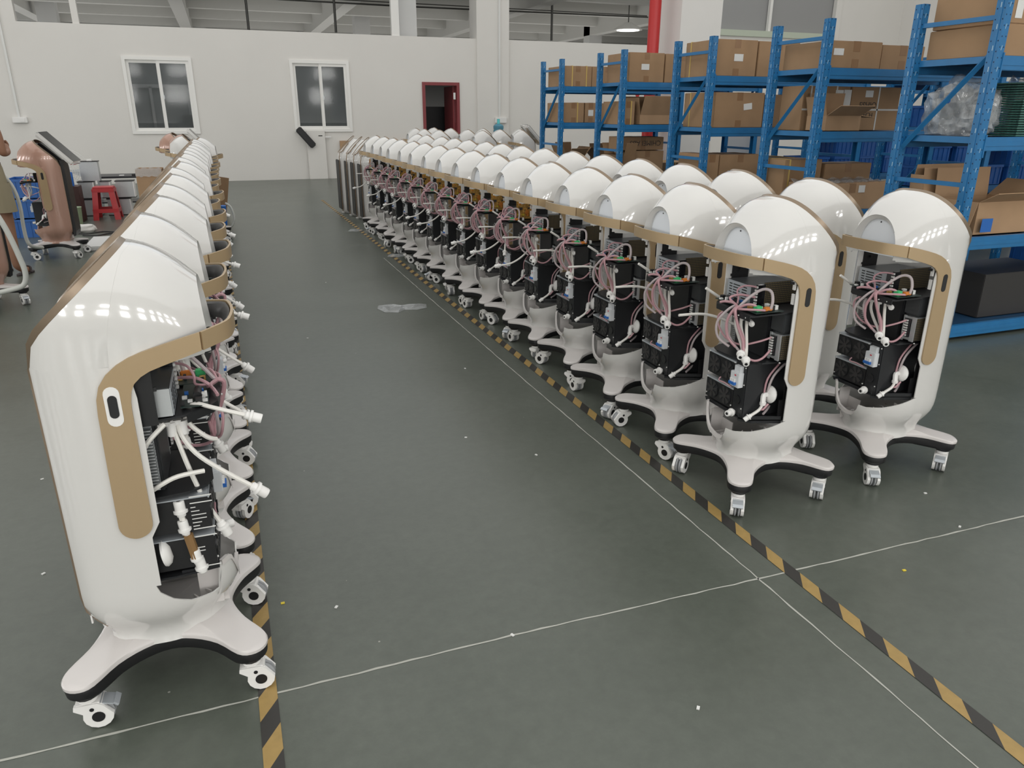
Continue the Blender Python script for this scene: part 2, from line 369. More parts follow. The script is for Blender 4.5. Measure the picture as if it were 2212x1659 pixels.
# things half seen behind the first window
t = thing('inner_window', 'white-framed inner window seen through the left wall window', 'window', (-1.0, WY+2.9, 0))
one('window_frame', 'wall_grey', lambda b: [b.box(-1.2, 1.6, 0, 0.06, 2.02, 2.1), b.box(-1.2, 1.6, 0, 0.06, 0.95, 1.02), b.box(-0.55, -0.49, 0, 0.06, 1.0, 2.05), b.box(0.3, 0.36, 0, 0.06, 1.0, 2.05), b.box(1.5, 1.56, 0, 0.06, 1.0, 2.05), b.box(-1.2, -1.14, 0, 0.06, 1.0, 2.05)], t)
one('pane', 'panel_grey', lambda b: b.box(0.36, 1.5, 0.02, 0.04, 1.02, 2.02), t)
t = thing('office_chair', 'grey chair back faintly seen through the left wall window', 'chair', (-.6, WY+1.6, 0.051))
one('backrest', 'grey_panel', lambda b: b.box(-0.22, 0.22, 0, 0.05, 0.85, 1.35, b=0.02), t)
one('seat', 'grey_panel', lambda b: b.box(-0.24, 0.24, -0.45, 0.0, 0.45, 0.52, b=0.02), t)
for a, c in ((-0.2, -0.4), (0.2, -0.4), (-0.2, 0.0), (0.2, 0.0)): one('leg', 'steel', lambda b: b.cyl((a, c, 0.0), (a, c, 0.9 if c == 0 else 0.46), 0.012, n=8), t)

# red-framed doorway, open, dim room beyond
d = thing('door_1', None, None); d['kind'] = 'structure'
one('door_frame', 'door_red', lambda b: [b.prism([(4.60, 0), (4.60, 2.16), (5.52, 2.16), (5.52, 0), (5.45, 0), (5.45, 2.09), (4.67, 2.09), (4.67, 0)], WY-0.03, WY+0.17, 'y')], d)
one('door_leaf', 'door_red', lambda b: b.box(5.40, 5.445, WY+0.17, WY+0.95, 0.02, 2.08), d)
one('door_plate', 'label_white', lambda b: b.box(5.36, 5.41, WY-0.045, WY-0.031, 1.78, 1.93), d)
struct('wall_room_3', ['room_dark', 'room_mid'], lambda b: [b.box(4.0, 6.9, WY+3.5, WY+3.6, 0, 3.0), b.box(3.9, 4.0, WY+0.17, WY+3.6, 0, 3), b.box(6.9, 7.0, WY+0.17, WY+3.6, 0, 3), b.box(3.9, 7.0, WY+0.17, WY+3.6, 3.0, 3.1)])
t = thing('black_cabinet', 'black cabinet standing in the dim room behind the red door frame', 'cabinet', (5.15, WY+1.2, 0))
one('body', 'black', lambda b: b.box(-0.28, 0.5, 0, 0.6, 0, 1.62, b=0.02), t)
one('door', 'black_sheet', lambda b: b.box(-0.26, 0.48, -0.02, 0.0, 0.05, 1.58), t)
# grey lean-to door slab near window 2, board, bar
t = thing('door_slab', 'tall white slab with a small black slot leaning on the wall under the right window', 'panel', (2.03, WY-0.09, 0))
one('slab', 'wall', lambda b: b.box(-0.21, 0.21, 0, 0.05, 0, 1.08, b=0.006), t)
one('slot', 'black', lambda b: b.box(0.06, 0.15, -0.004, 0.0, 0.955, 0.975), t)
one('handle', 'plastic_white', lambda b: b.box(0.21, 0.35, 0.005, 0.035, 0.92, 0.95, b=0.006), t)
def bar(b):
    b.box(-0.26, 0.26, -0.03, 0.03, -0.075, 0.075, b=0.02, rot=Matrix.Rotation(math.radians(50), 3, 'Y'))
one('wall_speaker', 'black', bar, loc=(1.80, WY-0.165, 0.93), label='black tilted bar shaped speaker hung on the wall below the right window', cat='speaker')
one('fibre_board', 'carton_light', lambda b: b.box(2.57, 4.35, WY-0.08, WY-0.03, 0, 0.85), label='flat tan board leaning on the wall right of the white slab', cat='board')
# conduits
t = thing('cable_conduit', 'white conduit running down the wall to a socket at the far left', 'conduit', (-3.83, WY-0.02, 0))
one('pipe', 'pvc', lambda b: b.box(-0.02, 0.02, -0.02, 0.02, 1.34, 7.0), t); one('socket_box', 'plastic_white', lambda b: [b.box(-0.12, 0.14, -0.05, 0.02, 1.25, 1.36, b=0.006), b.box(0.02, 0.1, -0.06, -0.05, 1.27, 1.34)], t)
t = thing('cable_conduit', 'white conduit running down the pilaster to a socket right of the red door', 'conduit', (6.52, WY-0.085, 0))
one('pipe', 'pvc', lambda b: b.box(-0.02, 0.02, -0.02, 0.02, 1.36, 6.98), t); one('socket_box', 'plastic_white', lambda b: [b.box(-0.12, 0.18, -0.045, 0.02, 1.24, 1.37, b=0.006), b.box(-0.08, 0.0, -0.052, -0.045, 1.27, 1.33)], t)
t = thing('wall_notice', 'white paper notice with a red block on the far wall behind the racks', 'notice', (10.38, WY-0.005, 0))
one('paper', 'label_white', lambda b: b.box(-0.2, 0.35, -0.004, 0.0, 1.55, 2.05), t)
one('red_block', 'red_paint', lambda b: [b.box(-0.1, 0.16, -0.008, -0.004, 1.66, 1.86), b.lathe((0.03, -0.004, 1.94), (0, -1, 0), [(0.06, 0), (0.06, 0.004)], 16)], t)
# water bottle on a dispenser
t = thing('water_dispenser', 'white water dispenser by the wall right of the red door', 'dispenser', (6.28, 17.9, 0))
one('body', 'plastic_white', lambda b: b.box(-0.16, 0.16, -0.16, 0.16, 0, 0.98, b=0.02), t)
one('tap', 'blue_part', lambda b: b.box(-0.06, 0.06, -0.2, -0.15, 0.78, 0.82, b=0.004), t)
t = thing('water_bottle', 'pale blue water bottle with cyan cap standing right of the red door', 'bottle', (6.28, 17.9, 0.981))
one('bottle_body', 'water_blue', lambda b: b.lathe((0, 0, 0), (0, 0, 1), [(0.11, 0), (0.125, 0.02), (0.125, 0.1), (0.115, 0.12), (0.125, 0.14), (0.125, 0.2), (0.09, 0.235), (0.03, 0.255)], 20), t)
one('cap', 'cyan_cap', lambda b: b.cyl((0, 0, 0.25), (0, 0, 0.36), 0.034, n=14), t)

# ------------------------------------------------------------------ floor joints and hazard tape
def joint(pts, wd):
    def fn(b):
        rows = []
        rnd = random.Random(len(pts)*3+int(wd*1e4)); P = []
        for (x0, y0), (x1, y1) in zip(pts, pts[1:]):
            L = math.hypot(x1-x0, y1-y0); n = max(2, int(L/0.05))
            for k in range(n): P.append((x0+(x1-x0)*k/n, y0+(y1-y0)*k/n, -(y1-y0)/L, (x1-x0)/L))
        for x, y, nx, ny in P:
            j = rnd.uniform(-0.0018, 0.0018); h = wd*rnd.uniform(0.55, 1.25)/2
            rows.append([(x+nx*(j-h), y+ny*(j-h), 0.0008), (x+nx*(j+h), y+ny*(j+h), 0.0008)])
        b.grid(rows, smooth=False)
    return fn
struct('trim_20', 'chalk', joint([(-4, 1.742), (-0.687, 1.741), (0.65, 1.748), (1.55, 1.734), (2.81, 1.724), (5, 1.71)], 0.007))
struct('trim_21', 'chalk', joint([(1.556, 0.3), (1.55, 1.73), (1.52, 4.0), (1.507, 6.07), (1.50, 8.1)], 0.006))
def hazard(xs, y0, y1, wd, drift):
    def fn(b):
        per = 0.181; y = y0; k = 0
        while y < y1:
            y2 = min(y+per/2, y1); h = wd/2
            def X(yy): return xs+drift*(yy-3)
            e = wd*1.5
            b.add([(X(y)-h, y-e/2, 0.0018), (X(y)+h, y+e/2, 0.0018), (X(y2)+h, y2+e/2, 0.0018), (X(y2)-h, y2-e/2, 0.0018)], [(0, 1, 2, 3)], k % 2)
            y = y2; k += 1
    return fn
one('hazard_tape', ['tape_yellow', 'tape_black'], hazard(-0.065, 0.6, 10.3, 0.049, -0.005), label='yellow and black floor tape along the left machine row', cat='tape')
one('hazard_tape', ['tape_yellow', 'tape_black'], hazard(1.668, 0.5, 14.0, 0.049, -0.0105), label='yellow and black floor tape along the right machine row', cat='tape')

# ------------------------------------------------------------------ the machine (local: +x = open front with handle, z up)
WD = [(-.20, .112), (-.18, .117), (-.165, .138), (-.145, .154), (-.12, .163), (-.09, .170), (-.05, .176), (.0, .178), (.03, .178), (.06, .1755), (.09, .170), (.115, .1615), (.14, .150), (.16, .138), (.187, .116)]
TP = [(-.3, 1.206), (-.1, 1.206), (.0, 1.205), (.035, 1.203), (.078, 1.193), (.113, 1.176), (.147, 1.151), (.187, 1.112)]
ZB = 0.95; EX = 0.86
def back_d(z):
    k = .022; u = (z-1.0)/k; return -.18+1.10*k*(math.log1p(math.exp(u)) if u < 30 else u)
def cub(tab, x):      # smooth interpolation through a table
    n = len(tab)
    if x <= tab[0][0]: return tab[0][1]
    for i in range(n-1):
        (a, b), (c, d) = tab[i], tab[i+1]
        if x <= c:
            m0 = (d-tab[i-1][1])/(c-tab[i-1][0]) if i > 0 else (d-b)/(c-a)
            m1 = (tab[i+2][1]-b)/(tab[i+2][0]-a) if i < n-2 else (d-b)/(c-a)
            h = c-a; t = (x-a)/h
            return (2*t**3-3*t*t+1)*b+(t**3-2*t*t+t)*h*m0+(-2*t**3+3*t*t)*d+(t**3-t*t)*h*m1
    return tab[-1][1]
def arch(th, d):
    w_, t_ = cub(WD, d), cub(TP, d); c, s_ = math.cos(th), math.sin(th)
    ex = lerp([(.0, .64), (.10, .74), (.187, .90)], d)
    y = w_*math.copysign(abs(c)**ex, c); z = ZB+(t_-ZB)*abs(s_)**ex
    return (d+(.016*(1-abs(s_))*(d/.187)**2 if d > 0 else 0), y, z)
def start_d(th):
    d = -.18
    for _ in range(60): d = 0.5*d+0.5*back_d(arch(th, d)[2])
    return d
NT = 36
THS = [PI*k/NT for k in range(NT+1)]
def seam(th): return max(-.012+.058*math.sin(th), start_d(th)+.012)
def f_body(b):
    rows = []
    for th in THS:
        a, c = start_d(th), seam(th); rows.append([arch(th, a+(c-a)*(k/9)) for k in range(10)])
    b.grid(rows)
    for sg in (1, -1):
        rows = []
        for z in (.95, .93, .90, .87, .80, .70, .60, .54, .50, .43, .36):
            df = lerp([(.36, .012), (.50, .012), (.54, .034), (.87, .034), (.90, .03), (.93, .01), (.95, -.012)], z)
            rows.append([(-.18+(df+.18)*t, sg*cub(WD, -.18+(df+.18)*t), z) for t in [k/9 for k in range(10)]])
        b.grid(rows)
def f_hood(b):
    rows = []
    for th in THS:
        c = seam(th); rows.append([arch(th, c+(.187-c)*(k/12)) for k in range(13)])
    b.grid(rows)
    for sg in (1, -1):
        b.grid([[(d_, sg*cub(WD, d_), z) for d_ in [-.012+.199*k/12 for k in range(13)]] for z in (.95, .944)])
def f_hood_panel(b):   # recessed arched plate in the front of the hood
    w_, t_ = .098, 1.105
    o = [(w_*math.copysign(abs(math.cos(t))**.95, math.cos(t)), .955+(t_-.955)*abs(math.sin(t))**.95) for t in [PI*k/24 for k in range(25)]]
    b.prism(o, .166, .172, 'x')
def f_hood_ring(b):
    ro, ri = [], []
    for th in THS:
        p = arch(th, .187); ro.append(p); sc = .86
        ri.append((.180, p[1]*sc, .955+(p[2]-.955)*.91))
    rj = [(.165, q[1]*.985, .955+(q[2]-.955)*.985) for q in ri]
    b.grid([ro, ri, rj])
def f_screw(b): b.cyl((.171, 0, 1.085), (.174, 0, 1.085), .003, n=8)
# lower bowl
def rim_z(phi):
    return lerp([(-90, .345), (-80, .31), (-68, .288), (-50, .28), (-44, .283), (-42, .36), (-30, .362), (-26, .335), (-20, .295), (-14, .272), (0, .258), (12, .262), (18, .285), (20, .308), (30, .305), (50, .315), (70, .335), (90, .36)], phi)
def plan_pts():
    out = []
    for k in range(10): d = -.18+.18*k/9; out.append((d, lerp(WD, d), .36))
    for phi in range(88, -89, -2):
        p = math.radians(phi); out.append((.20*math.cos(p), .178*math.sin(p), rim_z(phi)))
    for k in range(10): d = 0-.18*k/9; out.append((d, -lerp(WD, d), .36))
    return out
SC = [(.150, .78), (.158, .765), (.168, .75), (.18, .74), (.195, .745), (.21, .775), (.23, .835), (.25, .905), (.275, .965), (.30, .99), (.33, 1.0), (.36, 1.0)]
def f_bowl(b):
    P = plan_pts(); rows = []
    for j in range(15):
        row = []
        for (x, y, rz_) in P:
            z = .155+(rz_-.155)*((j/14)**1.0); s_ = lerp(SC, z)
            bx = x*s_
            
            row.append((bx, y*s_, z))
        rows.append(row)
    b.grid(rows)
    r0 = rows[:]; back = [[r[0], r[-1]] for r in rows]   # close the flat back
    b.grid(back, smooth=False)
def f_ribs(b):
    for phi in (70, 52, 38, 4, -60, -46):
        p = math.radians(phi); x, y = .163*math.cos(p), .143*math.sin(p)
        b.box(x-.010, x+.010, y-.002, y+.002, .262, rim_z(phi)-.012, rot=Matrix.Rotation(p, 3, 'Z'))
    b.box(.09, .148, -.095, -.091, .22, .33); b.box(.09, .094, -.091, -.02, .20, .285); b.box(.094, .160, -.06, -.056, .20, .24)
def f_flange(b):   # rim strip of the scooped notch, with screw holes
    pts = [(.20*math.cos(math.radians(p))*lerp(SC, rim_z(p))+.001, .178*math.sin(math.radians(p))*lerp(SC, rim_z(p)), rim_z(p)) for p in range(-41, 19, 3)]
    rows = [[(x-.004, y*1.0, z+.003), (x+.006, y*1.03, z+.003), (x+.006, y*1.03, z-.012)] for x, y, z in pts]
    b.grid(rows)
# star base
def star():
    H = []
    for sx, sy, a0 in ((1, 1, -38), (-1, 1, 52), (-1, -1, 142), (1, -1, 232)):
        for a in (0, 42, 84, 126, 166):
            t = math.radians(a0+a); H.append((.2*sx+.049*math.cos(t), .2*sy+.049*math.sin(t)))
        if (sx, sy) == (1, 1): H += [(.12, .183), (.06, .146), (.0, .132), (-.06, .146), (-.12, .183)]
        if (sx, sy) == (-1, 1): H += [(-.198, .11), (-.176, .05), (-.170, .0), (-.176, -.05), (-.198, -.11)]
        if (sx, sy) == (-1, -1): H += [(-.12, -.183), (-.06, -.146), (.0, -.132), (.06, -.146), (.12, -.183)]
        if (sx, sy) == (1, -1): H += [(.198, -.11), (.172, -.05), (.162, .0), (.172, .05), (.198, .11)]
    return [(p.x, p.y) for p in [Vector((q.x, q.y, 0)) for q in smooth_closed([(a, b_, 0) for a, b_ in H], 3)]]
STAR = star()
def edge_z(x, y): return .150+.020*max(0, 1-(math.hypot(x, y)/.33)**2)
def f_base(b):
    rows = []
    def swell(x, y, s_):
        u = max(0, min(1, (.235-math.hypot(x*s_, y*s_))/.11)); return .010*u*u*(3-2*u)*min(1, (1-s_)/.30)
    for s_, dz in ((1.0, -.012), (1.0, -.004), (.985, .001), (.95, .003), (.90, .0035), (.85, .004), (.80, .004), (.74, .004), (.68, .004), (.60, .004), (.5, .004), (.25, .004), (.02, .004)):
        rows.append([(x*s_, y*s_, edge_z(x*(1 if s_ > .94 else s_/.95), y*(1 if s_ > .94 else s_/.95))+dz+swell(x, y, s_)) for x, y in STAR])
    b.grid(rows, closed=True); b.add(rows[-1], [tuple(range(len(STAR)))])
    b.grid([[(x, y, edge_z(x, y)-.012) for x, y in STAR], [(x*.5, y*.5, edge_z(x, y)-.006) for x, y in STAR]], closed=True)
def f_skirt(b):
    rows = []
    for s_, dz in ((.5, -.0065), (.985, -.0125), (.992, -.018), (.985, -.040), (.96, -.046), (.5, -.046), (.02, -.046)):
        rows.append([(x*s_, y*s_, edge_z(x, y)+dz) for x, y in STAR])
    b.grid(rows, closed=True)
    for sx in (.2, -.2):
        for sy in (.2, -.2): b.cyl((sx, sy, .094), (sx, sy, .110), .030, .036, 14)
# caster: origin on floor below the stem
def f_caster(b):
    b.cyl((0, 0, .080), (0, 0, .0945), .024, n=16); b.cyl((0, 0, .072), (0, 0, .0795), .020, n=16)
    cx, cz, r = -.022, .0385, .036
    pts = [(.030, .078), (.032, .066)]+[(cx+r*math.cos(t), cz+r*math.sin(t)) for t in [math.radians(a) for a in range(20, -205, -25)]]+[(-.036, .070), (-.024, .078)]
    for y0, y1 in ((.014, .026), (-.026, -.014)): b.prism(pts, y0, y1, 'y')
    b.box(-.034, .030, -.0262, .0262, .060, .079, b=.005)
    b.box(.020, .033, -.022, .022, .056, .070, b=.004)
def f_wheel(b):
    for y0, y1 in ((.0015, .0125), (-.0125, -.0015)):
        b.lathe((-.022, y0, .037), (0, 1, 0), [(.028, 0), (.0365, .003), (.0365, .008), (.028, .011)], 18)
    b.cyl((-.022, -.013, .037), (-.022, .013, .037), .012, n=10)
def f_caps(s_):
    def fn(b): b.cyl((-.022, s_*.0255, .037), (-.022, s_*.0275, .037), .0155, n=16)
    return fn
def f_dots(s_):
    def fn(b): b.cyl((-.010, s_*.0255, .062), (-.010, s_*.0272, .062), .0055, n=10)
    return fn
def f_brake(b):
    b.box(-.064, -.024, -.020, .020, .066, .070, rot=Matrix.Rotation(math.radians(-18), 3, 'Y')); b.box(-.072, -.058, -.02, .02, .058, .064, rot=Matrix.Rotation(math.radians(-40), 3, 'Y'))
# gold band
def band_y(d): return lerp([(-1, .1815), (.04, .1815), (.10, .1785), (.187, .167)], d)
BO = [(.187, 1.012), (.15, 1.004), (.10, .992), (.06, .981), (.03, .970), (.003, .955), (-.022, .934), (-.040, .908), (-.049, .878), (-.052, .84), (-.0545, .70), (-.056, .545)]
BI = [(.187, .968), (.15, .957), (.10, .943), (.07, .933), (.05, .922), (.034, .907), (.025, .888), (.0205, .862), (.0195, .84), (.0195, .80), (.0195, .70), (.0195, .545)]
def f_band(sg):
    def fn(b):
        rows = []
        for (a, c) in zip(BO, BI):
            rows.append([(a[0]+(c[0]-a[0])*t, a[1]+(c[1]-a[1])*t) for t in (0, .25, .5, .75, 1)])
        for k in range(1, 7):   # rounded tip
            t = PI*k/12; cx, cz, r = -.018, .545, .0375
            zz = cz-r*math.sin(t); hw = r*math.cos(t) if k < 6 else .004
            rows.append([(cx-hw+2*hw*q, zz) for q in (0, .25, .5, .75, 1)])
        for off in (0.0, 0.007):
            b.grid([[(d, sg*(band_y(d)+off), z) for d, z in r] for r in rows], smooth=True)
        per = [r[0] for r in rows]+rows[-1][1:4]+[r[-1] for r in reversed(rows)]
        b.grid([[(d, sg*band_y(d), z) for d, z in per], [(d, sg*(band_y(d)+.007), z) for d, z in per]], smooth=False, closed=True)
    return fn
def capsule(cx, cz, hw, hh, n=8):
    out = [(cx+hw*math.cos(PI*k/n), cz+hh-hw+hw*math.sin(PI*k/n)) for k in range(n+1)]
    return out+[(cx+hw*math.cos(PI+PI*k/n), cz-hh+hw+hw*math.sin(PI+PI*k/n)) for k in range(n+1)]
def f_slot(sg, hw=.0115, hh=.036, y0=.187, y1=.1896): return lambda b: b.prism(capsule(-.017, .857, hw, hh), sg*y0, sg*y1, 'y')
HP = [(.187, .167), (.212, .145), (.232, .126), (.243, .112), (.250, .094), (.255, .060), (.258, .03), (.259, 0)]
HP = HP+[(x, -y) for x, y in reversed(HP[:-1])]
def f_handle(b):
    n = len(HP); nor = []
    for i in range(n):
        a, c = Vector(HP[max(i-1, 0)]), Vector(HP[min(i+1, n-1)]); t = (c-a).normalized(); nor.append((-t.y, t.x))
    if nor[0][1] < 0: nor = [(-x, -y) for x, y in nor]
    rows = []
    for (x, y), (nx, ny) in zip(HP, nor):
        k = (x-.187)/.069; zt, zb = 1.012+.010*k, .968+.010*k
        rows.append([(x+nx*o, y+ny*o, z) for o, z in ((0, zb), (.007, zb), (.007, zt), (0, zt))])
    b.grid(rows, smooth=True, closed=True)
    b.add(rows[0], [(0, 1, 2, 3)]); b.add(rows[-1], [(3, 2, 1, 0)])
def f_liner(b):   # dark lining inside the handle ring
    P = [(.04, .176), (.10, .174), (.15, .168)]+[(x-.002, y) for x, y in HP]+[(.15, -.168), (.10, -.174), (.04, -.176)]
    rows = []
    for x, y in P:
        k = max(0, (x-.187)/.069); zt = (.975+(x-.04)*.22 if x < .187 else 1.008+.010*k); s_ = .935
        rows.append([(x-.001, y*.995, zt), (x*.97+.002, y*.94, zt-.004), (x*s_, y*.90, max(zt-.030, .962)), (x*s_, y*.90, max(zt-.040, .958))])
    b.grid(rows)
def f_rim(b):      # metal edge around the back opening
    ro, rows = [], []
    P = []
    for z in (.21, .24, .28, .33, .45, .6, .75, .9, .945): 
        s_ = lerp(SC, z); x = -.18*s_; P.append((x, .117*s_, z))
    for th in THS: P.append(arch(th, start_d(th)))
    P += [(x, -y, z) for x, y, z in reversed(P[:9])]
    for i, (x, y, z) in enumerate(P):
        k = max(0, min(1, (z-.97)/.05)); ox, oz = -.007-.006*k, .009*k
        oy = math.copysign(.003, y) if abs(y) > .01 else 0
        rows.append([(x, y-oy, z), (x, y+oy, z+.002*k), (x+ox, y+oy, z+oz+.002*k), (x+ox, y-oy*2, z+oz-.002*k), (x, y-oy*2, z-.002*k)])
    b.grid(rows, closed=True, smooth=True)
def f_backv(b): b.box(-.176, -.172, -.112, .112, .24, .98)
def f_back(b):     # back plate, vertical then sloping
    b.box(-.176, -.172, -.112, .112, .24, .99)
    o = [(.114*math.copysign(abs(math.cos(t))**.93, math.cos(t)), abs(math.sin(t))**.93) for t in [PI*k/20 for k in range(21)]]
    vs = [(-.176+.200*h, y*1.0, 1.0+.180*h) for y, h in o]; n = len(vs)
    b.add(vs+[(x+.005, y, z-.005) for x, y, z in vs], [tuple(range(n)), tuple(range(2*n-1, n-1, -1))]+[(k, (k+1) % n, n+(k+1) % n, n+k) for k in range(n)])
# interior
def f_frame(b):
    b.box(.012, .068, -.166, -.160, .79, .955); b.box(.055, .075, -.164, -.158, .875, .885)
    for sg in (1, -1):
        b.box(-.012, .018, sg*.163, sg*.170, .80, .945); b.box(-.11, .0, sg*.148, sg*.152, .36, .70)
        b.box(.028, .040, sg*.150, sg*.168, .905, .915)
def f_clips(b):
    b.box(.030, .036, .160, .172, .83, .87); b.box(.030, .036, .160, .172, .885, .94)
def f_shelf1(b):
    pl = [(-.11, -.15), (.03, -.155), (.13, -.135), (.185, -.085), (.20, -.06), (.207, .155), (.195, .162), (-.11, .158)]
    b.prism(pl, .792, .797); b.prism([(.13, -.137), (.185, -.087), (.202, -.06), (.209, .155), (.206, .155), (.197, -.058), (.181, -.083), (.128, -.133)], .775, .7955)
def f_shelf2(b):
    pl = [(-.11, -.15), (.04, -.155), (.11, -.145), (.15, -.12), (.165, -.08), (.16, .0), (.135, .07), (.10, .125), (-.11, .15)]
    b.prism(pl, .588, .594)
def f_plate(b):
    pl = [(-.11, -.15), (.05, -.155), (.152, -.14), (.155, .085), (.12, .125), (.01, .165), (-.11, .158)]
    b.prism(pl, .355, .361); b.prism([(.155, .085), (.12, .125), (.01, .165), (.008, .162), (.118, .121), (.151, .083)], .345, .375)
def f_column(b):
    b.box(-.12, .055, -.12, .075, .594, .792, b=.004)
def f_tower(b):
    b.box(-.10, .152, .036, .105, .361, .588, b=.003)
    b.box(.06, .152, -.145, .036, .361, .368)
def f_cavity(b):
    b.box(-.13, -.12, -.14, .14, .361, .588); b.box(-.11, .02, .150, .156, .361, .44)
def f_fanbox(z0, z1): return lambda b: b.box(.0, .150, -.147, .034, z0, z1)
def f_fantop(z1): return lambda b: [b.box(.0, .151, -.149, .035, z1, z1+.003), b.box(.149, .152, -.149, .035, z1-.004, z1+.003)]
def f_fan(b):
    n = 20; b.lathe((.150, 0, 0), (1, 0, 0), [(.0395, 0), (.0395, .003)], n)
def f_fanblades(b):
    b.cyl((.1535, 0, 0), (.156, 0, 0), .012, n=12)
    for k in range(7):
        a = 2*PI*k/7; p = [(.012, -.3), (.036, -.1), (.037, .35), (.012, .4)]
        b.prism([(r*math.cos(a+t), r*math.sin(a+t)) for r, t in p], .1535, .155, 'x')
def f_breaker(b): b.box(.152, .178, .040, .092, .487, .548, b=.002); b.box(.152, .168, .050, .085, .548, .572)
def f_breaker_sw(b):
    b.box(.178, .188, .044, .080, .497, .508)
def f_breaker_lv(b):
    for y in (.047, .058, .069): b.box(.178, .184, y, y+.007, .506, .520)
def f_socket(b): b.prism(capsule(.068, .430, .018, .020, 4), .1525, .156, 'x')
def f_psu(b): b.box(-.11, .100, -.14, .034, .800, .872, b=.0015)
def f_psu_front(b): b.box(.1002, .1025, -.138, .008, .801, .871)
def f_psu_slots(b):
    for y0, y1 in ((-.125, -.108), (-.10, -.058), (-.045, -.015)):
        for k in range(5): b.box(.1026, .1035, y0, y1, .812+.011*k, .816+.011*k)
def f_psu_side(b): b.box(-.108, .062, .0342, .0375, .801, .888)
def f_psu_side2(b): b.box(-.108, .10, -.1432, -.1402, .801, .871)
def f_term(b):
    b.box(.068, .100, .0345, .050, .802, .882, b=.001)
def f_term_pins(b):
    for k in range(6): b.box(.100, .106, .036, .049, .808+.0125*k, .815+.0125*k)
def f_board_gold(b): b.box(-.10, .092, .045, .050, .803, .930)
def f_board_comp(b):
    rn = random.Random(4)
    for k in range(34):
        x, z, s_ = rn.uniform(-.09, .08), rn.uniform(.812, .92), rn.uniform(.004, .011)
        b.box(x-s_, x+s_, .050, .050+rn.uniform(.006, .018), z-s_*.8, z+s_*.8, mi=rn.choice([0, 0, 1, 1, 2, 3]))
    for x, z in ((.02, .85), (-.03, .86)): b.lathe((x, .050, z), (0, 1, 0), [(.016, 0), (.016, .012), (.008, .013)], 12, 1)
def f_pcb(b): b.box(.06, .185, .075, .158, .803, .8055); b.box(.115, .180, -.105, .010, .803, .8055); b.box(.115, .182, .010, .075, .803, .8045)
def f_pcb_comp(b):
    rn = random.Random(9)
    for k in range(22):
        if k < 12: x, y = rn.uniform(.07, .175), rn.uniform(.085, .15)
        else: x, y = rn.uniform(.12, .175), rn.uniform(-.10, .0)
        s_ = rn.uniform(.003, .008); b.box(x-s_, x+s_, y-s_, y+s_, .806, .806+rn.uniform(.005, .018), mi=rn.choice([0, 1, 2, 2, 3]))
    b.cyl((.155, -.06, .816), (.155, -.01, .816), .011, n=10, mi=0)
def f_conn_green(b): b.box(.145, .170, .118, .142, .806, .826, b=.002)
def f_conn_orange(b): b.box(.105, .14, .135, .152, .808, .822, b=.003)
def f_spsu(b): b.box(-.08, .050, .092, .150, .606, .705, b=.0015)
def f_spsu_side(b): b.box(-.078, .046, .1502, .1525, .608, .703)
def f_spsu_term(b): b.box(.050, .058, .100, .130, .620, .698)
def f_spsu_pins(b):
    for k in range(7): b.box(.058, .063, .103, .120, .624+.0105*k, .630+.0105*k)
def f_spsu_flange(b): b.box(.048, .053, .090, .100, .600, .708); b.box(.048, .053, .132, .152, .604, .708)
def f_fins(sg): 
    def fn(b):
        b.box(-.09, .045, sg*.118, sg*.124, .61, .775)
        for k in range(20): b.box(-.09, .045, sg*.124, sg*.150, .612+.0083*k, .6145+.0083*k)
    return fn
def f_disc(b):
    b.lathe((0, 0, 0), (1, 0, .15), [(.012, -.012), (.034, -.006), (.036, 0), (.030, .009), (.016, .015)], 20)
def f_elbow(b):
    b.tube([(.012, 0, 0), (.030, .002, .0), (.036, .008, -.018), (.036, .010, -.03)], .0105, sub=3)
    b.cyl((.036, .010, -.026), (.036, .010, -.036), .0135, n=10)
def f_fit(b):   # push fitting, axis +x
    b.lathe((0, 0, 0), (1, 0, 0), [(.007, 0), (.0105, .004), (.0105, .012), (.0165, .013), (.0165, .019), (.0125, .020), (.0125, .040), (.0115, .043)], 12)
def f_fit_hole(b): b.cyl((.0432, 0, 0), (.0438, 0, 0), .006, n=10)
def f_screws(b):
    for x, y, z in ((.21, .02, .785), (.21, .09, .785), (.207, .13, .785), (.153, .098, .57), (.153, .098, .50), (.153, .096, .40), (.12, .122, .372), (.05, .16, .60)):
        b.cyl((x-.002, y, z), (x+.0015, y, z), .0028, n=6)
    for y, z in ((-.14, .572), (.028, .572), (-.14, .39), (.028, .39), (-.14, .482), (-.14, .460)): b.cyl((.150, y, z), (.1535, y, z), .0028, n=6)
def T(pts, r, sub=4, n=7): return lambda b: b.tube(pts, r, n=n, sub=sub)
G_WIRES = [
 ('wire_pink', [(.195, .060, .812), (.215, .060, .795), (.225, .045, .75), (.215, .045, .69), (.185, .06, .65)], .0055),
 ('wire_pink', [(.195, .055, .812), (.222, .050, .79), (.235, .030, .74), (.225, .030, .68), (.190, .05, .645)], .005),
 ('wire_clear', [(.190, .045, .812), (.218, .035, .795), (.240, .005, .74), (.230, .005, .68), (.195, .035, .645)], .005),
 ('wire_pink', [(.190, .040, .812), (.216, .020, .79), (.230, -.015, .73), (.222, -.010, .67), (.19, .03, .64)], .0045),
 ('wire_pink', [(.165, .02, .812), (.175, .0, .85), (.15, -.03, .87), (.125, -.05, .85), (.14, -.06, .815)], .005),
 ('wire_pink', [(.175, .05, .812), (.18, .06, .86), (.15, .07, .89), (.12, .10, .86), (.13, .13, .815)], .005),
 ('wire_pink', [(.185, .05, .81), (.20, -.01, .82), (.17, -.06, .835), (.13, -.09, .82)], .0045),
 ('wire_pink', [(.175, .075, .66), (.17, .085, .62), (.13, .13, .615), (.062, .14, .66)], .0045),
]
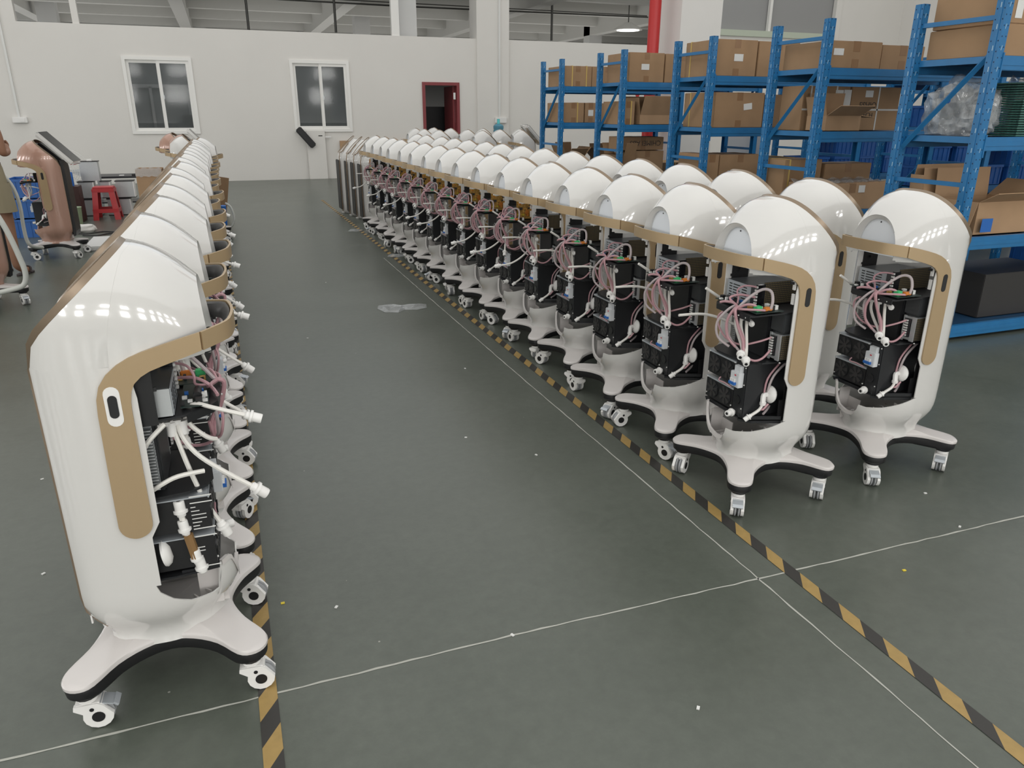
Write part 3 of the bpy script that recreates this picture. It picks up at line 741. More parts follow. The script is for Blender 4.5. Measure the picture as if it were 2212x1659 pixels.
R_WIRES = [
 ('wire_pink', [(.106, .045, .876), (.135, .012, .876), (.150, -.01, .855), (.150, .0, .828), (.175, .03, .812)], .0035),
 ('wire_pink', [(.106, .045, .835), (.15, .01, .842), (.182, -.01, .828), (.178, .02, .810), (.200, .07, .808)], .0045),
 ('wire_clear', [(.195, .070, .812), (.165, .085, .850), (.13, .11, .882), (.11, .135, .878), (.11, .15, .845), (.115, .15, .815)], .0055),
 ('wire_pink', [(.200, .075, .808), (.19, .10, .826), (.17, .12, .828), (.160, .132, .818)], .005),
 ('wire_pink', [(.205, .078, .806), (.205, .11, .812), (.17, .145, .815), (.14, .150, .812)], .0045),
 ('wire_pink', [(.202, -.04, .805), (.195, -.02, .812), (.185, .02, .815), (.20, .065, .812)], .005),
 ('wire_pink', [(.195, .068, .812), (.216, .074, .800), (.200, .080, .745), (.172, .085, .690), (.168, .090, .645), (.172, .110, .628)], .0055),
 ('wire_pink', [(.197, .072, .812), (.218, .080, .800), (.205, .088, .740), (.178, .092, .680), (.175, .098, .640)], .005),
 ('wire_pink', [(.190, -.01, .780), (.206, -.035, .755), (.203, -.035, .715), (.190, .0, .672), (.160, .055, .655), (.110, .095, .672), (.062, .112, .690)], .004),
 ('wire_clear', [(.185, .01, .785), (.190, .0, .74), (.190, .02, .685), (.178, .07, .640), (.165, .10, .625)], .005),
 ('wire_pink', [(.165, .075, .690), (.168, .09, .632), (.14, .115, .606), (.10, .118, .610), (.062, .115, .640)], .0045),
 ('wire_pink', [(.09, .02, .56), (.152, -.06, .478), (.153, -.02, .470), (.152, .02, .466)], .003),
]
def fitting(parent, loc, d, key='fit', size=1.0):
    f = part('hose_fitting', 'fit', 'plastic_white', f_fit, parent, loc)
    f.rotation_mode = 'QUATERNION'; f.rotation_quaternion = Vector((1, 0, 0)).rotation_difference(Vector(d)); f.scale = (size,)*3
    part('hole', 'fithole', 'black', f_fit_hole, f)
    return f
def hose(parent, key, pts, r=.0062, fit=True, size=1.0):
    o = part('hose', key, 'tube_white', T(pts, r), parent)
    if fit:
        a, c = Vector(pts[-2]), Vector(pts[-1]); fitting(parent, pts[-1], c-a, size=size)
    return o
def make_machine(label, loc, rz=0.0, group=None, cover='black', side='R', full=True, lower=True, seed=0, color='white', hoses=0, screen=False, backpanel=False, tilt=0.0, cat='machine'):
    rn = random.Random(seed*31+5); R_ = thing('machine_cabinet', label, cat, (loc[0], loc[1], 0), rz, group)
    body = color; pre = color
    part('body_shell', 'body'+pre, body, f_body, R_, solid=-.004)
    hd = part('hood', 'hood'+pre, body, f_hood, R_, solid=-.004)
    part('hood_rim', 'hring'+pre, body, f_hood_ring, hd)
    part('hood_panel', 'hpanel'+pre, 'hood_plate' if color == 'white' else body, f_hood_panel, hd)
    part('screw', 'hscrew', 'black', f_screw, hd)
    part('back_rim', 'rim', 'rim', f_rim, R_)
    part('back_plate', *(('backv', 'white_matte', f_backv) if side == 'R' and not backpanel and color == 'white' else ('backp'+('b' if backpanel else ''), 'white_matte' if not backpanel else 'black', f_back)), R_)
    for sg, k in ((1, 'l'), (-1, 'r')):
        o = part('side_band', 'band'+k, 'gold', f_band(sg), R_)
        if side == 'L':
            part('slot_ring', 'slotw'+k, 'plastic_white', f_slot(sg, .017, .049, .187, .1895), o)
            part('slot', 'slot2'+k, 'black', f_slot(sg, .010, .028, .1895, .191), o)
        else: part('slot', 'slot'+k, 'black', f_slot(sg), o)
    h = part('handle', 'handle', 'gold', f_handle, R_)
    part('handle_lining', 'liner', 'liner', f_liner, h)
    if lower:
        part('lower_shell', 'bowl'+pre, body, f_bowl, R_, solid=-.004)
        o = part('base_cover', 'base', 'base_white', f_base, R_); part('base_skirt', 'skirt', 'black', f_skirt, o)
        for i, (x, y) in enumerate(((.2, .2), (.2, -.2), (-.2, .2), (-.2, -.2))):
            ang = rn.uniform(-PI, PI) if not (seed == 100) else 0
            if seed == 101: ang = (-2.1, -2.0, -2.5, .8)[i]
            if seed == 102: ang = (2.9, 3.05, 2.9, 3.1)[i]
            if seed == 103: ang = (-2.2, -2.5, -2.4, .9)[i]
            c = part('caster', 'caster', 'plastic_white', f_caster, R_, (x, y, 0), ang)
            part('wheel', 'wheel', 'tread', f_wheel, c); [(part('axle_cap', 'caps%d' % q, 'black', f_caps(q), c), part('rivet', 'dots%d' % q, 'black', f_dots(q), c)) for q in (1, -1)]
            if i % 2 == 0 and seed != 102 or (seed == 102 and i == 3) or (seed == 102 and i == 2): part('brake_pedal', 'brake', 'grey_steel', f_brake, c)
    if full:
        o = R_
        part('rib', 'ribs', 'base_white', f_ribs, R_, kind='stuff'); part('notch_flange', 'flange'+pre, 'base_white' if color == 'white' else body, f_flange, R_)
        part('inner_frame', 'frame', 'black', f_frame, R_, kind='stuff'); part('clip', 'clips', 'white_matte', f_clips, R_, kind='stuff')
        if side == 'R': part('inner_flange', 'iflange', 'white_matte', lambda b: b.box(.069, .096, -.168, -.164, .60, .955), R_)
        part('top_shelf', 'shelf1', 'black_sheet', f_shelf1, R_); part('middle_shelf', 'shelf2', 'black_sheet', f_shelf2, R_); part('bottom_plate', 'plate', 'black_sheet', f_plate, R_)
        part('column', 'column', 'black_sheet', f_column, R_); part('switch_tower', 'tower', 'black_sheet', f_tower, R_); part('cavity_wall', 'cavity', 'black', f_cavity, R_)
        for z0, z1 in ((.482, .574), (.375, .462)):
            fb = part('fan_box', 'fbox%g' % z0, 'black', f_fanbox(z0, z1), R_)
            part('lid', 'ftop%g' % z1, 'grey_steel', f_fantop(z1), fb)
            for y in (-.103, -.015):
                part('fan_ring', 'fan', 'black_sheet', f_fan, fb, (0, y, (z0+z1)/2)); part('fan_blades', 'fanbl', 'liner', f_fanblades, fb, (0, y, (z0+z1)/2))
        k = part('breaker', 'breaker', 'panel_grey', f_breaker, R_); part('switch', 'brsw', 'blue_part', f_breaker_sw, k); part('lever', 'brlv', 'plastic_white', f_breaker_lv, k, kind='stuff')
        part('red_mark', 'brred', 'wire_red', lambda b: b.box(.178, .1785, .066, .076, .534, .539), k)
        part('power_socket', 'psock', 'black_gloss', f_socket, R_)
        p = part('power_supply', 'psu', 'dark_steel', f_psu, R_)
        part('front_plate', 'psuf', 'grey_steel', f_psu_front, p); part('vent_slot', 'psusl', 'black', f_psu_slots, p, kind='stuff')
        part('side_cover', 'psus2', 'steel', f_psu_side2, p)
        if cover == 'black':
            part('side_grille', 'psus', 'perforated', f_psu_side, p)
        else:
            part('side_grille', 'psub', 'pcb_gold', f_board_gold, p); part('component', 'psubc', ['pcb_gold', 'orange', 'ink', 'yellow_part'], f_board_comp, p, kind='stuff')
        part('terminal_block', 'term', 'black_gloss', f_term, p); part('terminal', 'termp', 'label_white', f_term_pins, p, kind='stuff')
        q = part('circuit_board', 'pcb', 'pcb', f_pcb, R_, kind=None); part('component', 'pcbc', ['black', 'blue_part', 'label_white', 'pcb_gold'], f_pcb_comp, q, kind='stuff')
        part('green_connector', 'cgreen', 'green', f_conn_green, q); part('orange_part', 'corange', 'orange', f_conn_orange, q)
        s_ = part('small_power_supply', 'spsu', 'steel', f_spsu, R_)
        part('side_grille', 'spsus', 'perforated', f_spsu_side, s_); part('terminal_block', 'spsut', 'black_gloss', f_spsu_term, s_); part('terminal', 'spsup', 'label_white', f_spsu_pins, s_, kind='stuff'); part('flange', 'spsuf', 'steel', f_spsu_flange, s_, kind='stuff')
        part('heat_sink', 'fins', 'steel' if side == 'L' else 'grey_steel', f_fins(-1), R_)
        part('cooler_block', 'cool', 'dark_steel', lambda b: [b.box(-.10, .045, .078, .150, .715, .788, b=.002), b.box(-.10, .03, .078, .14, .604, .714)], R_)
        dc = part('filter_disc', 'disc', 'plastic_white', f_disc, R_, (.035, .112, .452)); part('elbow', 'elbow', 'plastic_white', f_elbow, dc)
        part('filter_disc', 'disc', 'plastic_white', f_disc, R_, (-.06, .125, .47))
        hose(R_, 'dchose', [(.071, .122, .42), (.09, .128, .40), (.118, .120, .378)], .0062, True, .8)
        fitting(R_, (.150, .052, .372), (1, .25, 0), size=1.0)
        part('cable', 'cab1', 'wire_clear', T([(-.03, .11, .58), (.03, .115, .53), (.045, .11, .46), (.02, .10, .40), (.07, .13, .38)], .005), R_)
        part('cable', 'cab2', 'wire_pink', T([(.0, .108, .58), (.055, .112, .52), (.06, .108, .44), (.085, .135, .40), (.06, .14, .425)], .004), R_)
        part('screw', 'screws', 'label_white', f_screws, R_, kind='stuff')
        for i, (mn, pts, r) in enumerate(R_WIRES+(G_WIRES if cover == 'gold' else G_WIRES[:3:2] if side == 'R' else [])): part('wire', 'wire%d%s' % (i, pts[0]), mn, T(pts, r), R_)
        if cover == 'gold':
            s2 = part('small_power_supply', 'spsu', 'steel', f_spsu, R_, (.012, -.062, .004))
            part('terminal_block', 'spsut', 'black_gloss', f_spsu_term, s2); part('terminal', 'spsup', 'label_white', f_spsu_pins, s2, kind='stuff')
        if side == 'R' and hoses < 2:
            hose(R_, 'rh1', [(.150, .005, .780), (.155, .005, .73), (.150, .02, .69), (.162, .07, .648), (.185, .098, .640)], .006)
            hose(R_, 'rh2', [(.160, .045, .780), (.162, .05, .73), (.155, .065, .68), (.168, .10, .64), (.188, .132, .628)], .006)
            part('hose', 'rh3', 'tube_white', T([(.165, .085, .780), (.165, .088, .73), (.160, .095, .66), (.165, .105, .62)], .006), R_)
            for y in (.005, .045): part('hose_joint', 'rj%g' % y, 'plastic_white', lambda b: b.cyl((.155, y, .752), (.155, y, .778), .0105, n=10), R_)
            part('joint', 'rjs', 'plastic_white', lambda b: [b.tube([(.16, .10, .76), (.168, .12, .758)], .008, sub=1), b.lathe((.17, .123, .757), (1, .3, 0), [(.012, 0), (.012, .004), (.007, .006), (.007, .010)], 10)], R_)
        if side == 'R':
            hose(R_, 'rh4', [(.02, -.13, .66), (.10, -.15, .700), (.19, -.165, .725), (.30, -.17, .728)], .0058, False)
            hose(R_, 'rh5', [(.08, -.13, .765), (.14, -.14, .80), (.20, -.145, .838)], .0058, False)
            if hoses >= 1:
                hose(R_, 'rh6%d' % (seed % 3), [(.10, -.02, .73), (.155, -.035, .675), (.205, -.055-.01*(seed % 3), .615), (.262, -.08-.02*(seed % 3), .572), (.322, -.10-.03*(seed % 3), .556)], .0058)
            if hoses >= 2:
                hose(R_, 'rh7', [(.15, .03, .78), (.165, .035, .70), (.175, .05, .64), (.185, .07, .60)], .006)
        else:
            hose(R_, 'lh1', [(.088, -.105, .775), (.095, -.110, .735), (.115, -.12, .64), (.140, -.12, .545), (.166, -.12, .483)], .0062, True, 1.1)
            if seed % 3 != 1: hose(R_, 'lh2', [(.105, -.105, .775), (.108, -.11, .735), (.135, -.12, .685), (.185, -.12, .632), (.255, -.12, .572)], .0062, True, 1.15)
            if seed % 2 == 0: hose(R_, 'lh3', [(.12, -.08, .788), (.15, -.09, .806), (.19, -.11, .798), (.262, -.12, .772)], .0055, True)
            hose(R_, 'lh4', [(.02, -.155, .61), (.05, -.16, .630), (.09, -.158, .645), (.150, -.14, .642)], .006, False)
            hose(R_, 'lh5', [(.012, -.16, .70), (.035, -.16, .745), (.079, -.15, .785)], .006, False)
            hose(R_, 'lh6', [(.120, -.09, .775), (.135, -.09, .745), (.165, -.085, .71), (.185, -.07, .695)], .006, False)
            for x, y in ((.088, -.105), (.112, -.10)): part('hose_joint', 'lj%g' % x, 'plastic_white', lambda b: [b.cyl((x, y, .735), (x, y, .765), .012, n=10), b.cyl((x, y, .762), (x, y, .772), .014, n=10), b.box(x-.03, x, y-.012, y+.008, .765, .775)], R_)
            part('drain_tube', 'ltube', 'tube_white', T([(.08, -.145, .545), (.084, -.15, .50), (.09, -.15, .46)], .008, 2), R_)
            part('foam_sleeve', 'lfoam', 'brown_foam', T([(.089, -.15, .475), (.094, -.15, .44), (.099, -.15, .405)], .0125, 2), R_)
            fitting(R_, (.082, -.145, .525), (-.05, 0, 1), size=1.1); fitting(R_, (.086, -.15, .475), (-.12, 0, 1)); fitting(R_, (.103, -.15, .385), (-.10, 0, 1)); fitting(R_, (.112, -.15, .355), (-.15, 0, 1), size=1.05)
            part('slot_mark', 'lslots', 'label_white', lambda b: [b.box(.105, .158, -.1505, -.149, z, z+.0025) for z in (.578, .560, .485, .462, .372)]+[b.box(.105, .105+l, -.1505, -.149, z, z+.002) for z, l in ((.548, .012), (.537, .02), (.526, .035), (.515, .035), (.504, .022), (.494, .016), (.43, .02), (.42, .02))], R_, kind='stuff')
            part('filter_disc', 'disc', 'plastic_white', f_disc, R_, (.03, -.145, .430))
            part('sleeve', 'lsl', 'pcb_gold', lambda b: b.box(.03, .05, -.12, -.10, .50, .54), R_)
    if backpanel:
        def bp(b):
            pr_ = [(-.182, .22), (-.205, .23), (-.215, .28), (-.215, .93), (-.205, 1.0), (-.18, 1.01)]
            b.prism(pr_, -.108, .108, 'y')
        part('back_panel', 'backpanel', 'black', bp, R_)
    if screen:
        sc = thing('screen', None, None); sc.parent = R_;
        sc.location = (-.175, 0, 1.125); sc.rotation_euler = (0, math.radians(-47), 0)
        part('screen_shell', 'scrshell', 'white', lambda b: b.box(-.215, .215, -.18, .18, -.030, .022, b=.018), sc)
        part('screen_glass', 'scrglass', 'screen', lambda b: b.box(-.20, .20, -.165, .165, .022, .025), sc)
        part('screen_mount', 'scrmount', 'black_gloss', lambda b: b.box(-.12, .14, -.05, .05, -.06, -.018, b=.008), R_, (-.13, 0, 1.10)).rotation_euler = (0, math.radians(-45), 0)
    return R_
ORD = ['first', 'second', 'third', 'fourth', 'fifth', 'sixth', 'seventh', 'eighth', 'ninth', 'tenth', 'eleventh', 'twelfth', 'thirteenth', 'fourteenth', 'fifteenth', 'sixteenth']
LY = [2.0, 2.55, 3.07, 3.60, 4.13, 4.65, 5.16, 5.67, 6.18, 6.69, 7.20, 7.71, 8.22, 8.73, 9.24]
for i, y in enumerate(LY):
    lab = 'white open machine nearest the camera in the left row' if i == 0 else 'white open machine, %s from the camera in the left row' % ORD[i]
    rn = random.Random(i+50); x = -.29-.006*(y-2)+(0 if i == 0 else rn.uniform(-.015, .015))
    make_machine(lab, (x, y), 0 if i == 0 else math.radians(rn.uniform(-1.2, 1.2)), 'white machines in the left row', side='L', full=i < 10, seed=100+i if i else 102)
make_machine('white machine ending the left row, standing a little apart from the rest', (-.28, 9.80), math.radians(-3), 'white machines in the left row', side='L', full=False, seed=60)
make_machine('white machine with a raised flat screen behind the end of the left row', (-.42, 10.50), PI, None, side='R', full=False, seed=61, screen=True)
for i, (x, y, a) in enumerate(((-.62, 11.9, 172), (-.46, 11.2, 176))):
    make_machine(('bronze machine farthest behind the left row' if i == 0 else 'bronze machine behind the left row, nearer of two side by side'), (x, y), math.radians(a), 'bronze machines behind the left row', side='R', full=False, seed=70+i, color='bronze')
R1 = [2.34, 2.88, 3.40, 3.92, 4.43, 4.94, 5.45, 5.96, 6.47, 6.98, 7.49, 8.01, 8.53, 9.04, 9.55, 10.06]
for i, y in enumerate(R1):
    rn = random.Random(i+90)
    lab = 'white open machine nearest the camera in the aisle-side right row' if i == 0 else 'white open machine, %s from the camera in the aisle-side right row%s' % (ORD[i], ', gold circuit board showing' if 5 <= i <= 13 else '')
    make_machine(lab, (1.955-.0085*(y-2.3)+(rn.uniform(-.012, .012) if i > 1 else 0), y), PI+math.radians(rn.uniform(-1.5, 1.5) if i else 0), 'white machines in the aisle-side right row',
                 cover='gold' if 5 <= i <= 13 else 'black', seed=103 if i == 0 else i, hoses=(0, 0, 0, 0, 1, 2, 1, 0, 1, 1, 0, 1, 0, 1, 0, 1)[i])
R2 = [2.36, 2.92, 3.50, 4.03, 4.55, 5.07, 5.60, 6.14, 6.66, 7.18, 7.71, 8.29, 8.82, 9.40, 10.10, 10.63]
for i, y in enumerate(R2):
    rn = random.Random(i+130)
    lab = 'white open machine nearest the camera in the row along the blue racks' if i == 0 else 'white domed machine, %s from the camera in the row along the blue racks' % ORD[i]
    make_machine(lab, (2.655-.010*(y-2.3)+(rn.uniform(-.01, .01) if i else 0), y), PI+math.radians(rn.uniform(-1, 1) if i else 0), 'white machines in the row along the blue racks', full=i < 2, seed=101 if i == 0 else 20+i)
R3 = [(3.42, 14.3, 'farthest and leftmost'), (3.43, 13.65, 'second from the left'), (3.48, 12.85, 'third from the left, nearer than its neighbours'), (3.93, 14.9, 'half hidden before the red door'), (4.07, 14.2, 'right of the red door foot'), (4.06, 13.1, 'alone right of the red door'),
      (4.10, 12.4, 'nearest of the group with tan handle'), (4.60, 13.88, 'below the blue water bottle'), (4.64, 13.05, 'cream tinted behind the screen machines')]
for i, (x, y, wh) in enumerate(R3):
    make_machine('white domed machine in the far group, %s' % wh, (x, y), PI+math.radians(random.Random(i).uniform(-4, 4)), 'white machines in the far group', full=False, seed=40+i)
make_machine('white machine with flat screen at the right end of the far group', (4.86, 12.55), PI+math.radians(-6), 'white machines in the far group', full=False, seed=55, screen=True)
make_machine('white machine with flat screen behind the other screen machine', (5.17, 13.45), PI+math.radians(-4), 'white machines in the far group', full=False, seed=56, screen=True)
make_machine('bronze machine with tilted black screen left of the left row', (-1.795, 9.32), PI+math.radians(-3), None, side='R', full=True, seed=58, color='bronze', screen=True, backpanel=True)
make_machine('bronze machine with black back panel cut off at the left edge', (-1.955, 6.98), PI+math.radians(45), None, side='R', full=False, seed=57, color='bronze', screen=False, backpanel=True)

# ------------------------------------------------------------------ racks
RACK_Z = [0.02, 0.635, 1.275, 1.755]      # underside of the beams, beam height .085
def f_upright(b):   # open C section 55 x 70 mm, open face towards +x
    b.box(-.0275, -.0235, -.035, .035, 0, 2.19); b.box(-.0275, .0275, -.035, -.031, 0, 2.19); b.box(-.0275, .0275, .031, .035, 0, 2.19)
    b.box(-.0315, -.0275, -.012, .012, 0, 2.19)
def f_holes(b):
    for k in range(36):
        z = .06+k*.06
        for y in (-.024, .024): b.box(-.0279, -.0274, y-.0035, y+.0035, z-.004, z+.004)
        for x in (-.016, .016): b.box(x-.0035, x+.0035, -.0354, -.0349, z+.02, z+.028)
def f_slots(b):
    for k in range(18):
        z = .08+k*.12; b.box(-.002, .002, -.0356, -.0349, z-.014, z+.014, rot=Matrix.Rotation(.2, 3, 'Y')); b.box(-.0320, -.0314, -.003, .003, z-.014, z+.014)
def rack(name_label, x0, x1, yB, yA, level='near', shelves=True, grp='blue storage racks beside the right machine rows'):
    t = thing('storage_rack', name_label, 'rack', (x0, yB, 0), 0, grp)
    L = x1-x0; D = yA-yB
    for x in (0, L):
        for y in (0, D):
            u = part('upright', 'upright', 'rack_blue', f_upright, t, (x, y, 0), 0 if x == 0 else PI)
            part('bolt_hole', 'uholes', 'slot_dark', f_holes, u, kind='stuff'); part('slot', 'uslots', 'slot_light', f_slots, u, kind='stuff')
        key = 'D%.2f' % D
        for z in (2.055, 1.06, .30): part('cross_brace', 'hb'+key, 'rack_blue', lambda b: b.box(-.012, .012, .03, D-.03, -.014, .014), t, (x, 0, z))
        part('diagonal_brace', 'db1'+key, 'rack_blue', lambda b: b.tube([(0, .02, 1.86), (0, D-.02, 1.27)], .020, n=4, sub=1), t, (x, 0, 0))
        part('diagonal_brace', 'db2'+key, 'rack_blue', lambda b: b.tube([(0, .02, .95), (0, D-.02, .36)], .020, n=4, sub=1), t, (x, 0, 0))
    for z in RACK_Z:
        for y in (-.005, D+.005):
            part('beam', 'beam%.2f' % L, 'rack_blue', lambda b: [b.box(.03, L-.03, -.018, .018, 0, .085, b=.004), b.box(.03, L-.03, -.0215, -.018, .03, .055), b.box(.024, .034, -.036, .03, -.04, .10), b.box(L-.034, L-.024, -.036, .03, -.04, .10)], t, (0, y, z))
        part('side_rail', 'srail'+key, 'rack_blue', lambda b: b.box(.018, .045, .03, D-.03, .045, .085), t, (0, 0, z))
        part('shelf_board', 'sh%.2f%.2f' % (L, D), 'rack_dark', lambda b: b.box(.05, L-.05, .02, D-.02, .062, .078), t, (0, 0, z))
    return t
SHZ = [z+.0855 for z in RACK_Z]
for (lab, yB, yA) in (('nearest blue steel rack with uprights at the right edge of the photo', 3.66, 4.27), ('second blue steel rack from the camera, taped cartons on top', 5.13, 5.74),
                      ('third blue steel rack from the camera, label on its middle carton', 6.67, 7.29), ('fourth blue steel rack from the camera, open flapped carton inside', 8.45, 9.07), ('farthest blue steel rack, yellow strapped cartons on top', 10.25, 10.92)):
    rack(lab, 4.53, 6.48, yB, yA)
for i, (yB, yA, lab) in enumerate(((4.75, 5.35, 'nearest blue rack of the block behind, holding blue crates'), (6.45, 7.05, 'middle blue rack of the block behind, holding blue crates'), (8.3, 8.9, 'farthest blue rack of the block behind, holding blue crates'))):
    rack(lab, 7.2, 9.15, yB, yA, grp='blue racks of the block behind')
# blue crates
def f_crate(b):
    b.box(-.17, .17, -.24, .24, 0, .006)
    for s_ in (1, -1):
        b.box(s_*.17-.004, s_*.17+.004, -.24, .24, 0, .22); b.box(-.17, .17, s_*.24-.004, s_*.24+.004, 0, .22)
        b.box(s_*.172-.010, s_*.172+.010, -.25, .25, .195, .222); b.box(-.18, .18, s_*.242-.010, s_*.242+.010, .195, .222)
        for k in range(5): b.box(-.14+.07*k-.004, -.14+.07*k+.004, s_*.244-.008, s_*.244+.008, .01, .20)
        for k in range(6): b.box(s_*.174-.008, s_*.174+.008, -.2+.08*k-.004, -.2+.08*k+.004, .01, .20)
ci = 0
for yB in (4.75, 6.45, 8.3):
    for li, z in enumerate(SHZ[:3]):
        for k in range(4):
            for st in range(2 if li < 2 else 1):
                if (k+li+int(yB)) % 5 == 4 and st: continue
                part('crate', 'crate', 'crate_blue', f_crate, None, (7.5+.44*k, yB+.30, z+.001+st*.224), label='blue crate, %s from left, %s on the %s level of the %s back rack' % (ORD[k], 'upper' if st else 'lower', ('lowest', 'second', 'third')[li], {4.75: 'nearest', 6.45: 'middle', 8.3: 'farthest'}[yB]), cat='crate', group='blue crates on the racks behind'); ci += 1

# cartons
def text_part(parent, body, size, loc, rot, mat_='ink', name='lettering', flipped=False):
    cu = bpy.data.curves.new(name, 'FONT'); cu.body = body; cu.size = size; cu.extrude = 0.0004; cu.align_x = 'CENTER'; cu.align_y = 'CENTER'
    tmp = bpy.data.objects.new(name, cu); C.objects.link(tmp); dg = bpy.context.evaluated_depsgraph_get()
    me = bpy.data.meshes.new_from_object(tmp.evaluated_get(dg)); bpy.data.objects.remove(tmp); me.materials.clear(); me.materials.append(M[mat_])
    o = link(name, me, parent, loc); o.rotation_euler = rot; return o
def carton(label, x0, x1, y0, y1, z0, h, mt='carton', open_=(), straps=(), lab=None, group=None, tape=True, rz=0, name='carton', straps_mat='strap_yellow', lidless=False, dent=0.0):
    cx, cy = (x0+x1)/2, (y0+y1)/2; W, D = (x1-x0)/2, (y1-y0)/2
    t = thing(name, label, 'carton', (cx, cy, z0), rz, group)
    rn = random.Random(int(x0*1000+y0*77+z0*13))
    j = lambda: rn.uniform(-dent, dent)
    def body(b):
        if open_:
            th = .005
            for (a0, a1, c0, c1) in ((-W, W, -D, -D+th), (-W, W, D-th, D), (-W, -W+th, -D+th, D-th), (W-th, W, -D+th, D-th)): b.box(a0, a1, c0, c1, 0, h)
            b.box(-W, W, -D, D, 0, th)
        else:
            b.box(-W, W, -D, D, 0, h-.004, b=.004)
            if dent:
                b.v = [(x+j()*.6, y+j()*.6, z+(j() if z > h*.5 else 0)) for x, y, z in b.v]
    one('box_body', mt, body, t)
    if open_:
        for side, ang, ln in open_:    # ang: 0 = straight up, 90 = flat outwards, >90 hanging
            a = math.radians(ang)
            def fl(b):
                th = .004
                if side in 'ns':
                    s_ = 1 if side == 'n' else -1; e = (math.sin(a)*ln*s_, math.cos(a)*ln); p = [(s_*D, h), (s_*D+e[0], h+e[1])]
                    nx, nz = -math.cos(a)*th*s_, math.sin(a)*th
                    b.prism([p[0], p[1], (p[1][0]+nx, p[1][1]+nz), (p[0][0]+nx, p[0][1]+nz)], -W+.004, W-.004, 'x')
                else:
                    s_ = 1 if side == 'e' else -1; e = (math.sin(a)*ln*s_, math.cos(a)*ln); p = [(s_*W, h), (s_*W+e[0], h+e[1])]
                    nx, nz = -math.cos(a)*th*s_, math.sin(a)*th
                    b.prism([p[0], p[1], (p[1][0]+nx, p[1][1]+nz), (p[0][0]+nx, p[0][1]+nz)], -D+.004, D-.004, 'y')
            one('flap', 'carton_light' if mt != 'carton_dark' else 'carton', fl, t)
        one('filling', 'carton_inside', lambda b: b.box(-W+.01, W-.01, -D+.01, D-.01, .006, h*.6), t)
    elif tape:
        one('packing_tape', 'carton_tape', lambda b: [b.box(-.035, .035, -D-.001, -D, h-.08, h-.004), b.box(-.035, .035, -D-.001, D+.001, h-.0039, h-.003), b.box(-.035, .035, -D-.001, -D, .0, .07)], t, kind='stuff')
    for u in straps:
        if u[0] == 'x':
            o = one('strap', straps_mat, lambda b: b.prism([(-D-.003, -.0005 if False else .0), (-D-.003, h), (D+.003, h), (D+.003, .0), (D+.001, .0), (D+.001, h-.003), (-D-.001, h-.003), (-D-.001, .0)], u[1]-.007, u[1]+.007, 'x'), t)
        elif u[0] == 'y':
            one('strap', straps_mat, lambda b: b.prism([(-W-.003, .0), (-W-.003, h), (W+.003, h), (W+.003, .0), (W+.001, .0), (W+.001, h-.003), (-W-.001, h-.003), (-W-.001, .0)], u[1]-.007, u[1]+.007, 'y'), t)
        else:
            one('strap', straps_mat, lambda b: b.box(-W-.003, W+.003, -D-.003, -D-.001, u[1]-.007, u[1]+.007), t)
    if lab:
        lx, lz, lw, lh = lab[:4]; o = one('paper_label', 'label_white', lambda b: b.box(-lw/2, lw/2, -.001, 0, -lh/2, lh/2), t, loc=(lx, -D-.0015, lz))
        if len(lab) > 4: o.rotation_euler = (0, lab[4], 0)
    return t
Z1, Z2, Z3, Z4 = SHZ
# rack 1 (nearest)
carton('large carton at the bottom of the stack on top of the nearest rack', 4.585, 5.60, 3.68, 4.22, Z4, .185, 'carton', dent=.004)
carton('large upper carton of the stack on the nearest rack, cut by the photo edge', 4.60, 5.62, 3.685, 4.225, Z4+.186, .50, 'carton', lab=(-.42, .08, .06, .10))
def blob(seed, rx, ry, rz_, n=4, amp=.22, crumple=0.0):
    bm = bmesh.new(); bmesh.ops.create_icosphere(bm, subdivisions=n, radius=1)
    from mathutils import noise
    for v in bm.verts:
        p = v.co.copy(); d = 1+amp*noise.noise(p*1.7+Vector((seed, 0, 0)))+.35*amp*noise.noise(p*5+Vector((0, seed, 0)))+.25*amp*abs(noise.noise(p*11))
        if crumple: d += random.Random(round(p.x*97)+round(p.y*51)*3+round(p.z*71)*7+seed).uniform(-crumple, crumple)
        q = Vector((math.copysign(abs(p.x)**.7, p.x), math.copysign(abs(p.y)**.7, p.y), math.copysign(abs(p.z)**.75, p.z)))*d
        v.co = Vector((q.x*rx, q.y*ry, max(q.z*rz_, -rz_*.82)+rz_*.82))
    vs = [v.co.copy() for v in bm.verts]; fs = [[v.index for v in f.verts] for f in bm.faces]; bm.free(); return vs, fs
def wrapped(label, x, y, z, rx, ry, rz_, seed, inner='liner', extra=None):
    t = thing('wrapped_bundle', label, 'bundle', (x, y, z)); vs, fs = blob(int(seed), rx, ry, rz_, 4, .34, .045)
    one('plastic_film', 'wrap_dense' if 'paper' not in label else 'carton_dark', lambda b: b.add(vs, fs, smooth=True), t)
    vs2, fs2 = blob(seed+3, rx*.7, ry*.7, rz_*.7, 3)
    vs3, fs3 = blob(int(seed)+7, rx*.82, ry*.82, rz_*.85, 3, .5, .16); one('inner_film', 'wrap_dense', lambda b: b.add(vs3, fs3, smooth=False), t)
    one('inner_part', inner, lambda b: [b.box(-rx*.6, rx*.1, -ry*.6, ry*.5, .01, rz_*1.1, b=.01), b.cyl((rx*.3, -ry*.3, .01), (rx*.35, -ry*.3, rz_*1.2), rx*.28, n=16), b.box(rx*.1, rx*.6, 0, ry*.6, .01, rz_*.7, b=.01)], t, kind='stuff')
    if extra: extra(t)
    return t
wrapped('clear plastic wrapped bundle of grey parts inside the frame of the nearest rack', 4.76, 4.00, Z3+.002, .17, .19, .19, 1.0, extra=lambda t: one('blue_cap', 'blue_part', lambda b: b.cyl((-.185, -.03, .22), (-.195, -.03, .22), .018, n=12), t))
